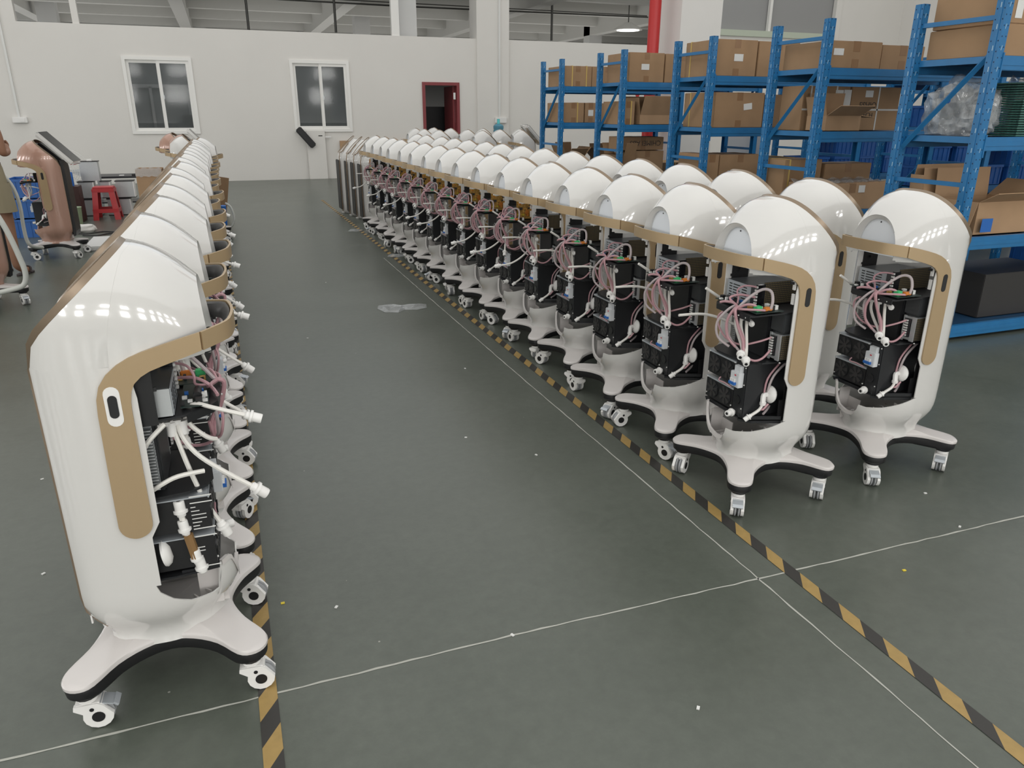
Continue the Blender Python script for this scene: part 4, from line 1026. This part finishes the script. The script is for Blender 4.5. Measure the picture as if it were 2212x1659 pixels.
wrapped('plastic wrapped bundle at the right edge of the nearest rack', 5.34, 3.95, Z3+.002, .16, .19, .20, 5.0)
t = thing('heat_sink_stack', 'stack of dark green finned plates under film on the nearest rack', 'stack', (5.06, 3.90, Z3+.001))
for k in range(22): part('plate', 'gplate', 'green_parts', lambda b: b.box(-.10, .10, -.17, .17, 0, .009), t, (random.uniform(-.003, .003), 0, k*.0155))
carton('torn open carton with a blue patch on the nearest rack', 4.72, 5.24, 3.70, 4.06, Z2, .22, 'carton_light', open_=(('s', 62, .14), ('n', 5, .20), ('w', 165, .20), ('e', 55, .2)), name='torn_carton')
one('blue_patch', 'blue_part', lambda b: b.box(-.05, .05, -.002, 0, -.045, .045), bpy.data.objects[[o.name for o in bpy.data.objects if o.name.startswith('torn_carton')][-1]], loc=(-.19, -.212, .07))
carton('open carton with tall raised flaps behind the torn carton on the nearest rack', 4.66, 5.15, 4.11, 4.23, Z2, .22, 'carton', open_=(('s', -6, .20), ('n', -8, .22), ('w', 5, .15)))
def coil(label, x, y, z, n_, r, mt='black', rx=.02):
    t = thing('cable_coil', label, 'coil', (x, y, z))
    for k in range(n_):
        a = random.uniform(-.25, .25); rr = r*random.uniform(.8, 1)
        pts = [(rx*k+.03*math.sin(u*2), rr*math.cos(u)+a*.02, rr*math.sin(u)+r) for u in [2*PI*q/14 for q in range(15)]]
        one('loop', mt, T(pts, .011, 2, 6), t)
    return t
coil('upright coil of black cable on the lowest level of the nearest rack', 4.66, 3.90, Z1+.012, 5, .16, 'liner')
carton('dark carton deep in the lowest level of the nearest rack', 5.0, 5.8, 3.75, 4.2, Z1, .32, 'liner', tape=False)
t = thing('motor_part', 'dark machine part with white cable lying on the lowest level of the nearest rack', 'part', (6.10, 4.0, Z1))
one('block', 'liner', lambda b: [b.box(-.10, .12, -.07, .07, 0, .30, b=.01)], t); one('cable', 'tube_white', T([(-.10, -.04, .26), (-.12, -.10, .25), (-.11, -.16, .18), (-.10, -.17, .10)], .006), t)
# rack 2
carton('carton with white label on top of the second rack', 4.60, 5.12, 5.16, 5.71, Z4, .205, 'carton', lab=(-.18, .12, .10, .05), straps=())
carton('second carton on top of the second rack, right of the labelled one', 5.14, 5.60, 5.18, 5.70, Z4, .19, 'carton')
carton('low open carton with drooping flaps and a drawn arrow mark on the second rack', 4.66, 5.02, 5.17, 5.40, Z3, .12, 'carton_light', open_=(('s', 62, .16), ('n', -5, .18), ('w', 15, .15), ('e', 95, .15)))
c1 = carton('brown printed carton strapped with white bands behind the open carton', 4.64, 5.13, 5.45, 5.73, Z3, .36, 'carton', straps=(('x', .10), ('z', .17), ('x', -.17)), straps_mat='strap_white', lab=(.13, .30, .085, .055), tape=False)
c2 = carton('brown printed carton with white bands, right of the two on the second rack', 5.15, 5.70, 5.45, 5.73, Z3, .36, 'carton', straps=(('x', .03), ('z', .17)), straps_mat='strap_white', lab=(-.08, .30, .085, .055), tape=False)
for c in (c1, c2): text_part(c, 'ESHIO', .07, (.12 if c is c1 else -.08, -.1412-.0012, .205), (math.radians(90), 0, 0)); text_part(c, 'ELECTRON' if False else 'TECH', .055, (.12 if c is c1 else -.08, -.1412-.0012, .125), (math.radians(90), 0, 0))
one('paper_label', 'label_white', lambda b: b.box(-.04, .04, -.001, 0, -.10, .07), c1, loc=(.215, -.146, .26))
carton('carton with yellow strap and label on the third level of the second rack', 4.58, 4.98, 5.50, 5.73, Z2, .40, 'carton', straps=(('x', -.15),), lab=(.10, .30, .08, .06))
carton('plain carton behind the film covered one on the second rack', 5.02, 5.55, 5.50, 5.73, Z2, .36, 'carton')
carton('bulging carton under loose clear film on the third level of the second rack', 4.62, 5.40, 5.13, 5.48, Z2, .22, 'carton_light', dent=.012, lab=(.10, .17, .07, .06))
one('loose_film', 'wrap', lambda b: b.grid([[(4.60+.05*i, 5.12+.045*j_, Z2+.228+.012*math.sin(i*2.1+j_)+.01*math.cos(j_*2.7)) for j_ in range(8)] for i in range(17)]), label='crumpled clear plastic film draped over the bulging carton', cat='film')
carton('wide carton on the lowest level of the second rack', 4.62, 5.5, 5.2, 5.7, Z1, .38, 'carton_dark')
# rack 3
carton('carton with white label and yellow strap on top of the third rack', 4.60, 5.07, 6.70, 7.25, Z4, .335, 'carton', lab=(.02, .17, .105, .065), straps=(('y', .18),))
carton('carton right of the labelled one on top of the third rack', 5.085, 5.58, 6.70, 7.25, Z4, .33, 'carton')
carton('large carton with tilted white label in the middle of the third rack', 4.62, 5.21, 6.69, 7.24, Z3, .335, 'carton', lab=(.10, .20, .10, .06, -.12), straps=(('y', .16),))
carton('grey film wrapped carton right of the tilted label carton', 5.23, 5.70, 6.70, 7.2, Z3, .32, 'carton_dark')
carton('narrow carton at the left of the low level of the third rack', 4.575, 4.735, 6.69, 7.2, Z2, .385, 'carton')
carton('carton with square white label on the low level of the third rack', 4.745, 5.25, 6.69, 7.15, Z2, .38, 'carton', lab=(-.11, .19, .075, .06))
carton('yellow strapped carton right of the square label carton on the third rack', 5.28, 5.80, 6.70, 7.2, Z2, .335, 'carton', straps=(('x', -.14), ('x', .14)))
# rack 4
carton('carton with white label on top of the fourth rack', 4.61, 5.085, 8.47, 9.03, Z4, .33, 'carton', lab=(-.02, .17, .105, .065))
carton('carton right of the labelled one on top of the fourth rack', 5.10, 5.60, 8.47, 9.03, Z4, .325, 'carton')
carton('low open carton with one large flap raised on the fourth rack', 4.80, 5.22, 8.48, 8.95, Z3, .11, 'carton_light', open_=(('s', 24, .235), ('n', 5, .22), ('w', 8, .2), ('e', 25, .22)))
carton('narrow yellow strapped carton left of the open one on the fourth rack', 4.575, 4.735, 8.50, 9.03, Z3, .27, 'carton', straps=(('x', .03),))
cc = carton('carton printed with upside down letters on the low level of the fourth rack', 4.66, 5.24, 8.62, 9.0, Z2+.335, .16, 'carton')
text_part(cc, 'CHIMEI ABS', .085, (.03, -.1925, .085), (math.radians(90), math.radians(180), 0))['kind'] = 'stuff'
carton('brown carton under the printed one on the low level of the fourth rack', 4.78, 5.24, 8.60, 9.0, Z2, .33, 'carton')
carton('open carton with pinkish flap at the front left of the fourth rack', 4.60, 4.76, 8.47, 9.0, Z2, .28, 'carton_dark', open_=(('s', 25, .16), ('n', 30, .15)))
# rack 5
carton('double yellow strapped carton on top of the farthest rack', 4.58, 5.00, 10.27, 10.85, Z4, .27, 'carton', straps=(('x', -.09), ('x', .13)))
carton('carton right of the strapped one on top of the farthest rack', 5.01, 5.5, 10.28, 10.85, Z4, .27, 'carton')
for k, (a, c, h, lab) in enumerate(((4.575, 4.90, .27, 'leftmost of the cartons in the middle of the farthest rack'), (4.915, 5.10, .27, 'small carton with white label in the middle of the farthest rack'), (5.115, 5.42, .265, 'strapped carton at the right of the middle level of the farthest rack'))):
    carton(lab, a, c, 10.27, 10.85, Z3, h, 'carton', straps=(('x', .06),) if k != 1 else (), lab=(0, .13, .08, .08) if k == 1 else None)
carton('open torn carton with raised flap on the low level of the farthest rack', 4.68, 4.95, 10.32, 10.75, Z2, .16, 'carton_dark', open_=(('w', 25, .2), ('s', 50, .2), ('n', 10, .2), ('e', 40, .18)))
carton('open carton with brown flaps beside the torn one on the farthest rack', 5.26, 5.58, 10.32, 10.75, Z2, .14, 'carton_dark', open_=(('w', 45, .22), ('e', 60, .2), ('n', 15, .2)))
wrapped('crumpled brown paper bundle on the low level of the farthest rack', 5.80, 10.55, Z2+.001, .14, .12, .09, 9.0)
# things between the racks: white sheet, carton stack
one('white_sheet', 'wall_grey', lambda b: b.box(6.9, 7.6, 9.6, 9.65, 0, 1.33), label='pale upright sheet seen through the gap under the fourth rack', cat='panel')
carton('strapped carton standing on the floor behind the fourth rack', 5.6, 6.2, 9.35, 9.9, 0, .85, 'carton', straps=(('x', .0),))

# ------------------------------------------------------------------ cover panels at the end of the aisle-side row
def f_cover(b):
    P = [(0, .10), (.01, .03), (.04, .0), (.04, .80), (.16, .93)]
    rows = []
    for z, x in ((.03, .03), (.05, .0), (.12, -.012), (.45, -.015), (.82, -.012), (.88, .01), (.94, .06), (1.00, .12)):
        rows.append([(x, .0, z), (x+.004, .012, z), (x+.03, .022, z), (x+.13, .024, z), (x+.20, .018, z)])
    b.grid(rows); b.grid([[(x, -y, z) for x, y, z in r] for r in rows])
for k, (x, y, rz) in enumerate(((1.64, 12.12, 2), (1.70, 11.74, -2), (1.74, 11.37, 1), (1.78, 10.99, 0))):
    t = thing('cover_panel', ['far left white cover panel of the four standing at the row end', 'second white cover panel of the four standing at the row end', 'third white cover panel of the four, beside the nearest one', 'nearest and widest white cover panel standing at the row end'][k], 'panel', (x, y, 0), math.radians(rz), 'white cover panels at the row end')
    def shell(b):
        rows = []
        W_ = .165 if k < 3 else .17
        for z, xx, ww in ((.0, .05, .80), (.02, .02, .9), (.07, .0, .97), (.2, -.004, 1), (.82, -.004, 1), (.87, .006, 1), (.93, .055, .99), (1.04, .17, .93), (1.10, .235, .8)):
            rows.append([(xx+.16*(1-math.cos(u)), -W_*ww*.35+.0, z) if False else (xx+.11*(1-abs(math.cos(u))**1.5)*0+.10*abs(math.cos(u))**3, W_*ww*math.copysign(abs(math.cos(u))**.5, math.cos(u)), z) for u in [PI*q/16 for q in range(17)]])
        b.grid(rows)
    one('panel_shell', 'white', shell, t, solid=-.004)
    one('black_face', 'black', lambda b: b.box(-.022, -.004, -.13, .13, .06, .80, b=.006), t)
    one('edge_trim', 'rim', lambda b: b.tube([(-.008, -.14, .04), (-.010, -.14, .83), (.05, -.13, .93), (.15, -.11, 1.04)], .006, sub=3), t)
    one('wire_frame', 'rim', lambda b: b.tube([(.02, -.12, .90), (.12, -.11, 1.02), (.24, -.06, 1.13), (.255, 0, 1.145), (.24, .06, 1.13), (.12, .11, 1.02), (.02, .12, .90)], .005, sub=4), t)
    if k < 3: one('foot', 'plastic_white', lambda b: b.box(.0, .12, -.05, .05, -.0, .012, b=.003), t)

# ------------------------------------------------------------------ left background
def steel_stack():
    i = 0
    for (x, z, w_) in ((-1.98, 0.0, .30), (-1.66, 0.0, .16), (-1.49, 0.0, .16), (-1.98, .255, .22), (-1.72, .255, .14), (-1.46, .255, .26)):
        t = thing('radiator_block', ['lower left grey finned block of the stack behind the red stool', 'lower middle grey finned block behind the red stool', 'lower right grey finned block behind the red stool', 'upper left grey finned block of the stack behind the red stool', 'upper middle grey finned block behind the red stool', 'upper right grey finned block with white edge behind the red stool'][i], 'block', (x, 12.95, z+.001), 0, 'grey finned blocks behind the stool')
        one('core', 'steel', lambda b: [b.box(-w_/2+.01, w_/2-.01, -.10, .10, .012, .238)]+[b.box(-w_/2+.01+.0101*q, -w_/2+.014+.0101*q, -.106, -.10, .014, .236) for q in range(int((w_-.02)/.0101))], t, kind='stuff')
        one('end_rail', 'black', lambda b: [b.box(-w_/2, w_/2, -.11, .11, .0, .012)], t); one('end_rail', 'black', lambda b: b.box(-w_/2, w_/2, -.11, .11, .238, .25), t)
        one('edge_strip', 'plastic_white', lambda b: b.box(w_/2-.014, w_/2-.002, -.112, .105, .012, .238), t); i += 1
steel_stack()
t = thing('radiator_block', 'tall grey finned block standing on top of the stack left of the stool', 'block', (-1.90, 12.95, .512))
one('core', 'steel', lambda b: [b.box(-.12, .12, -.09, .09, .0, .27)]+[b.box(-.118+.0101*q, -.114+.0101*q, -.096, -.09, .004, .266) for q in range(23)], t, kind='stuff')
one('top_rail', 'black', lambda b: b.box(-.13, .13, -.10, .10, .27, .28), t); one('connector', 'plastic_white', lambda b: b.box(-.02, .05, -.04, .04, .28, .305, b=.004), t)
# red stool
t = thing('plastic_stool', 'glossy red plastic stool in front of the grey finned blocks', 'stool', (-1.70, 12.5, 0))
def stool(b):
    b.box(-.135, .135, -.135, .135, .435, .46, b=.008); b.box(-.145, .145, -.145, .145, .385, .437, b=.006)
one('seat', 'red_plastic', stool, t)
for sx in (1, -1):
    for sy in (1, -1):
        one('leg', 'red_plastic', lambda b: b.grid([[(sx*(.075+.0+q), sy*(.14+q*0+e), .39), (sx*(.145+q), sy*(.14+e), .39), (sx*(.145+q), sy*(.075+e), .39)] if False else r for r in
            [[(sx*.07, sy*.142, .39), (sx*.142, sy*.142, .39), (sx*.142, sy*.07, .39)], [(sx*.105, sy*.18, .0), (sx*.18, sy*.18, .0), (sx*.18, sy*.105, .0)]]] if False else
            [[(sx*.07, sy*.142, .39), (sx*.142, sy*.142, .39), (sx*.142, sy*.07, .39)], [(sx*.105, sy*.18, .0), (sx*.18, sy*.18, .0), (sx*.18, sy*.105, .0)]]), t, solid=.006)
for s_ in (1, -1):
    one('crossbar', 'red_plastic', lambda b: b.box(-.16, .16, s_*.165-.006, s_*.165+.006, .10, .155, b=.003), t); one('crossbar', 'red_plastic', lambda b: b.box(s_*.165-.006, s_*.165+.006, -.16, .16, .10, .155, b=.003), t)
# dark table
t = thing('work_table', 'long low dark table behind the finned blocks', 'table', (-1.25, 13.7, 0))
one('table_top', 'table_dark', lambda b: b.box(-.75, .85, -.3, .3, .50, .53, b=.004), t)
for x in (-.7, .8):
    for y in (-.26, .26): one('leg', 'steel', lambda b: b.box(x-.02, x+.02, y-.02, y+.02, 0, .50), t)
one('lower_shelf', 'table_dark', lambda b: b.box(-.7, .8, -.26, .26, .12, .14), t)
for k, (x, w_) in enumerate(((-1.55, .07), (-1.38, .05), (-1.25, .06))):
    one('small_part', ['plastic_white', 'black', 'plastic_white'][k], lambda b: b.box(x-w_/2, x+w_/2, 13.46, 13.52, .531, .545+.01*k, b=.003), label=['small white part at the left of the dark table', 'small black part between two white ones on the dark table', 'small white part right of the black one on the dark table'][k], cat='part')
# floor fan with wire grille
t = thing('floor_fan', 'pale wire grille fan behind the bronze machine screen', 'fan', (-2.28, 13.4, 0))
def ring(r, y): return lambda b: b.tube([(r*math.cos(u), y, .62+r*math.sin(u)) for u in [2*PI*q/28 for q in range(29)]], .0035, 5, sub=1)
for r in (.33, .30, .27, .24, .21, .18, .15, .12, .09): one('grille_ring', 'pvc', ring(r, -.04-.05*(1-(r/.33)**2)), t)
for k in range(8): one('grille_spoke', 'pvc', T([(.04*math.cos(k*PI/4), -.09, .62+.04*math.sin(k*PI/4)), (.33*math.cos(k*PI/4), -.04, .62+.33*math.sin(k*PI/4))], .004, 1, 5), t)
one('motor', 'pvc', lambda b: b.cyl((0, -.09, .62), (0, .10, .62), .055, n=16), t)
for k in range(3): one('blade', 'panel_grey', lambda b: b.prism([(r*math.cos(a+k*2.094), .62+r*math.sin(a+k*2.094)) for r, a in ((.05, -.3), (.26, -.45), (.28, .15), (.05, .3))], -.02, -.012, 'y'), t)
one('stand', 'pvc', lambda b: [b.cyl((0, .03, .0), (0, .03, .56), .018, n=10), b.cyl((0, .03, 0), (0, .03, .03), .17, n=24)], t)
# brown box with blue packet, green bin, white mats
one('dark_box', 'dark_brown', lambda b: b.box(-2.20, -1.98, 12.2, 12.5, 0, .49, b=.004), label='dark brown box behind the bronze machine', cat='box')
t = thing('component_packet', 'blue and white printed packet standing on the dark brown box', 'packet', (-2.10, 12.3, .491))
one('packet', 'blue_part', lambda b: b.box(-.075, .065, -.03, .03, 0, .19, b=.006), t); one('print', 'label_white', lambda b: [b.box(-.05, .04, -.032, -.030, .03, .15), b.box(-.03, .02, -.034, -.032, .06, .12)], t)
one('waste_bin', 'green_bin', lambda b: b.lathe((-1.98, 11.55, 0), (0, 0, 1), [(.075, 0), (.085, .04), (.10, .27), (.105, .28)], 24), label='pale green round bin beside the black back of the bronze machine', cat='bin')
one('plastic_bag', 'wall', lambda b: b.add(*blob(12, .13, .09, .05, 3), smooth=True), loc=(-1.83, 11.2, .002), label='small white plastic bag on the floor below the green bin', cat='bag')
one('white_mat', 'wall_grey', lambda b: b.box(-1.62, -1.02, 9.55, 10.35, 0, .05, b=.01), label='pale folded foam sheet on the floor right of the bronze machine', cat='sheet')
for k, pts in enumerate(([(-1.95, 11.0, .01), (-1.75, 10.9, .012), (-1.6, 11.05, .01), (-1.4, 10.95, .01), (-1.2, 11.1, .01)], [(-1.8, 10.8, .01), (-1.62, 10.7, .012), (-1.5, 10.85, .01), (-1.3, 10.75, .01)])):
    one('power_cable', 'black', T(pts, .008), label=['black cable on the floor in front of the red stool', 'shorter black cable nearer the bronze machine base'][k], cat='cable')
# blue stackable crates at the far left
for i, (x, y, z) in enumerate(((-2.36, 11.1, 0), (-2.36, 11.1, .24), (-2.36, 11.1, .48), (-2.80, 11.1, 0), (-2.80, 11.1, .24))):
    part('crate', 'crate', 'crate_blue', f_crate, None, (x, y, z+.001), label=['lowest blue crate of the stack behind the person', 'middle blue crate of the stack behind the person', 'topmost blue crate behind the bronze machine handle', 'lower blue crate cut by the left photo edge', 'upper blue crate cut by the left photo edge'][i], cat='crate', group='blue crates at the left')
# carton bin with bag behind the left row
t = carton('tall open carton lined with a clear bag behind the left row', -1.10, -.79, 11.0, 11.40, 0, .78, 'carton_light', open_=(('n', 170, .05),))
one('bag_liner', 'wrap', lambda b: b.grid([[(-.158, -.20+.04*i, .79-.035*j_+.008*math.sin(i*2)) for i in range(11)] for j_ in range(4)]+[]), t)
one('bag_fold', 'wrap', lambda b: b.grid([[(-.155+.031*i, -.204-.006*j_, .80-.035*j_+.008*math.sin(i*2.3)) for i in range(11)] for j_ in range(4)]), t)
# things at the far end of the left row
one('blue_hose', 'blue_part', T([(-.10, 10.7, .08), (-.095, 10.68, .2), (-.09, 10.66, .33)], .035, 2, 12), label='short thick blue hose piece standing at the end of the left row', cat='hose')
one('grey_hose', 'hose_grey', T([(-.06, 10.75, .35), (.0, 10.72, .30), (.03, 10.7, .16), (-.02, 10.7, .05), (-.12, 10.72, .03)], .014), label='grey curved hose beside the blue hose piece', cat='hose')
one('cardboard_sheet', 'carton_dark', lambda b: b.box(-.25, -.02, 12.6, 12.63, 0, .55, rot=Matrix.Rotation(.18, 3, 'Y')), label='brown cardboard sheet leaning behind the left row end', cat='cardboard')
# hoses of the machines at the left edge
one('treatment_hose', 'hose_grey', T([(-1.80, 6.80, .95), (-1.70, 6.76, .80), (-1.655, 6.75, .70), (-1.622, 6.75, .585), (-1.592, 6.75, .44), (-1.572, 6.75, .30), (-1.60, 6.75, .205), (-1.69, 6.75, .172), (-1.80, 6.76, .15)], .020, 4, 12), label='thick pale grey hose looping at the left photo edge', cat='hose')
one('treatment_hose', 'hose_grey', T([(-2.12, 8.62, 1.05), (-2.03, 8.6, .94), (-1.955, 8.6, .817), (-1.924, 8.6, .642), (-1.932, 8.6, .42), (-1.928, 8.6, .29), (-1.90, 8.62, .225), (-1.85, 8.8, .18)], .017, 4, 12), label='pale grey hose hanging left of the bronze machine', cat='hose')
# plastic film scraps and crumbs on the floor
def film(pts, seed):
    def fn(b):
        rn = random.Random(seed); cx = sum(p[0] for p in pts)/len(pts); cy = sum(p[1] for p in pts)/len(pts); rows = []
        for s_ in (1, .75, .5, .25, .02): rows.append([(cx+(x-cx)*s_+rn.uniform(-.006, .006), cy+(y-cy)*s_+rn.uniform(-.006, .006), .003+rn.uniform(0, .016)*(s_ < 1)) for x, y in pts])
        b.grid(rows, closed=True, smooth=False)
    return fn
one('plastic_film', 'wrap', film([(1.02, 5.86), (1.04, 5.95), (1.12, 5.98), (1.22, 5.90), (1.33, 5.92), (1.43, 5.88), (1.40, 5.76), (1.32, 5.72), (1.22, 5.76), (1.15, 5.68), (1.05, 5.72)], 3), label='crumpled clear plastic film on the open floor of the aisle', cat='film')
one('plastic_film', 'wrap', film([(1.55, 8.1), (1.58, 8.2), (1.68, 8.22), (1.78, 8.2), (1.76, 8.08), (1.66, 8.05)], 4), label='small plastic scrap across the right floor tape', cat='film')
one('plastic_film', 'wrap', film([(1.42, 10.1), (1.46, 10.22), (1.6, 10.25), (1.64, 10.15), (1.55, 10.05)], 5), label='small plastic scrap where the right floor tape ends', cat='film')
CR = [(0.01, 2.15), (.17, 2.07), (.655, 1.748), (2.06, 1.60), (1.02, 1.30), (1.2, 2.9), (2.6, 2.0), (-.75, 2.6), (1.25, 4.2), (.95, 3.2), (2.5, 1.75), (.75, 7.0), (.4, 5.2), (-.9, 3.4)]
for i, (x, y) in enumerate(CR):
    wh = ['beside the left floor tape', 'near the left floor tape', 'on the cross joint line', 'right of the crossing of joint and tape', 'in the middle foreground', 'left of the right tape', 'in front of the right rows', 'left of the left row', 'in the aisle near the right tape', 'in the middle of the aisle', 'right of the nearest right machine', 'far along the aisle', 'halfway along the aisle', 'on the floor left of the rows'][i]
    one('paper_scrap', 'yellow_part' if i in (0, 3) else 'label_white', lambda b: b.box(-.006, .006, -.004, .004, 0, .003, rot=Matrix.Rotation(i, 3, 'Z')), loc=(x, y, .0005), label='tiny %s crumb %s' % ('yellowish' if i in (0, 3) else 'white', wh), cat='scrap')

# ------------------------------------------------------------------ person at the left edge (standing, seen from the side, mostly outside the frame)
def skin_body(name, V, E_, R, parent, mt, lv=2):
    me = bpy.data.meshes.new(name); me.from_pydata(V, E_, []); me.materials.append(M[mt]); o = link(name, me, parent)
    md = o.modifiers.new('skin', 'SKIN'); md.use_smooth_shade = True
    for i, r in enumerate(R):
        me.skin_vertices[0].data[i].radius = (r, r) if not isinstance(r, tuple) else r
    me.skin_vertices[0].data[0].use_root = True
    sb = o.modifiers.new('sub', 'SUBSURF'); sb.levels = lv; sb.render_levels = lv
    return o
P_ = thing('person', 'person in khaki shorts and sandals standing at the left photo edge', 'person', (-2.10, 8.35, 0), math.radians(-20))
V = [(0, 0, .95), (0, 0, 1.10), (0, 0, 1.25), (0, .0, 1.38), (0, 0, 1.47), (0, .01, 1.56), (0, .02, 1.64),
     (.085, 0, .90), (.10, .01, .68), (.11, .02, .48), (.12, -.01, .28), (.125, -.02, .09), (.14, .05, .04), (.15, .13, .03),
     (-.085, 0, .90), (-.10, .03, .68), (-.10, .06, .48), (-.10, .05, .28), (-.10, .04, .09), (-.11, .11, .04), (-.115, .19, .03),
     (.17, .0, 1.40), (.20, .01, 1.26), (.205, .02, 1.12), (.17, .15, 1.13), (.12, .21, 1.20),
     (-.17, .0, 1.40), (-.21, -.01, 1.26), (-.22, .0, 1.12), (-.215, .05, .98), (-.21, .08, .90)]
E_ = [(0, 1), (1, 2), (2, 3), (3, 4), (4, 5), (5, 6), (0, 7), (7, 8), (8, 9), (9, 10), (10, 11), (11, 12), (12, 13), (0, 14), (14, 15), (15, 16), (16, 17), (17, 18), (18, 19), (19, 20), (3, 21), (21, 22), (22, 23), (23, 24), (24, 25), (3, 26), (26, 27), (27, 28), (28, 29), (29, 30)]
R_ = [(.13, .10), (.125, .09), (.13, .10), (.12, .09), .05, (.07, .085), (.065, .08), (.09, .09), .075, .055, .055, .035, .03, (.035, .02), (.09, .09), .075, .055, .055, .035, .03, (.035, .02), .055, .042, .036, .03, .024, .055, .042, .036, .03, .024]
skin_body('body', V, E_, R_, P_, 'skin')
for side_, hx, hy, hz, dx in ((1, .105, .225, 1.235, -1), (-1, -.21, .09, .88, 1)):
    for k, (fx, fl) in enumerate(((-.024, .058), (-.008, .068), (.009, .063), (.024, .050))):
        one('finger', 'skin', T([(hx+fx*.6, hy, hz-.005), (hx+fx, hy+.012, hz-.035), (hx+fx, hy+.010, hz-.035-fl*.5), (hx+fx, hy-.004, hz-.035-fl)], [.0085, .008, .0065], 3, 6), P_)
    one('thumb', 'skin', T([(hx+dx*.015, hy, hz+.01), (hx+dx*.038, hy+.012, hz-.015), (hx+dx*.042, hy+.014, hz-.045)], [.010, .0085, .007], 3, 6), P_)
def shorts(b):
    n = 20
    def ellip(cx, cy, z, rx, ry): return [(cx+rx*math.cos(2*PI*q/n), cy+ry*math.sin(2*PI*q/n), z) for q in range(n)]
    b.grid([ellip(0, 0, 1.04, .155, .125), ellip(0, 0, 1.0, .165, .135), ellip(0, -.005, .92, .178, .145), ellip(0, -.005, .84, .185, .145)], closed=True)
    for s_, oy in ((1, .0), (-1, .015)):
        b.grid([ellip(s_*.09, -.0+oy*.3, .86, .10, .13), ellip(s_*.10, oy*.6, .74, .108, .12), ellip(s_*.107, oy, .60, .112, .115)], closed=True)
one('shorts', 'khaki', shorts, P_, solid=.006)
one('belt', 'dark_brown', lambda b: b.grid([[(.158*math.cos(2*PI*q/20), .128*math.sin(2*PI*q/20), z) for q in range(20)] for z in (1.01, 1.045)], closed=True), P_, solid=.004)
one('hair', 'hair', lambda b: b.add(*[(lambda vf: ([(p.x, p.y-.005, p.z+1.60) for p in vf[0]], vf[1]))(blob(3, .088, .105, .075, 3, .08))][0], smooth=True), P_)
one('nose', 'skin', lambda b: b.tube([(0, .10, 1.62), (0, .122, 1.595), (0, .112, 1.585)], [.010, .013, .010], 6), P_)
for s_ in (1, -1):
    one('ear', 'skin', lambda b: b.lathe((s_*.078, .0, 1.60), (s_, 0, 0), [(.022, 0), (.026, .006), (.015, .012)], 10), P_)
    one('eye', 'hair', lambda b: b.lathe((s_*.03, .098, 1.615), (0, 1, 0), [(.010, 0), (.007, .005)], 8), P_)
one('mouth', 'red_paint', lambda b: b.box(-.022, .022, .088, .102, 1.552, 1.560, b=.003), P_)
for (x, y, lab) in ((.142, .06, None), (-.11, .13, None)):
    s_ = one('sandal', 'sandal', lambda b: b.prism([(x+.045*math.cos(u)*(1.0+.12*math.sin(u)), y+.125*math.sin(u)) for u in [2*PI*q/20 for q in range(20)]], 0.0, .016), P_)
    one('sandal_strap', 'sandal', T([(x-.045, y+.02, .014), (x-.03, y+.05, .055), (x, y+.055, .068), (x+.03, y+.05, .055), (x+.045, y+.02, .014)], .009, 3, 6), s_)
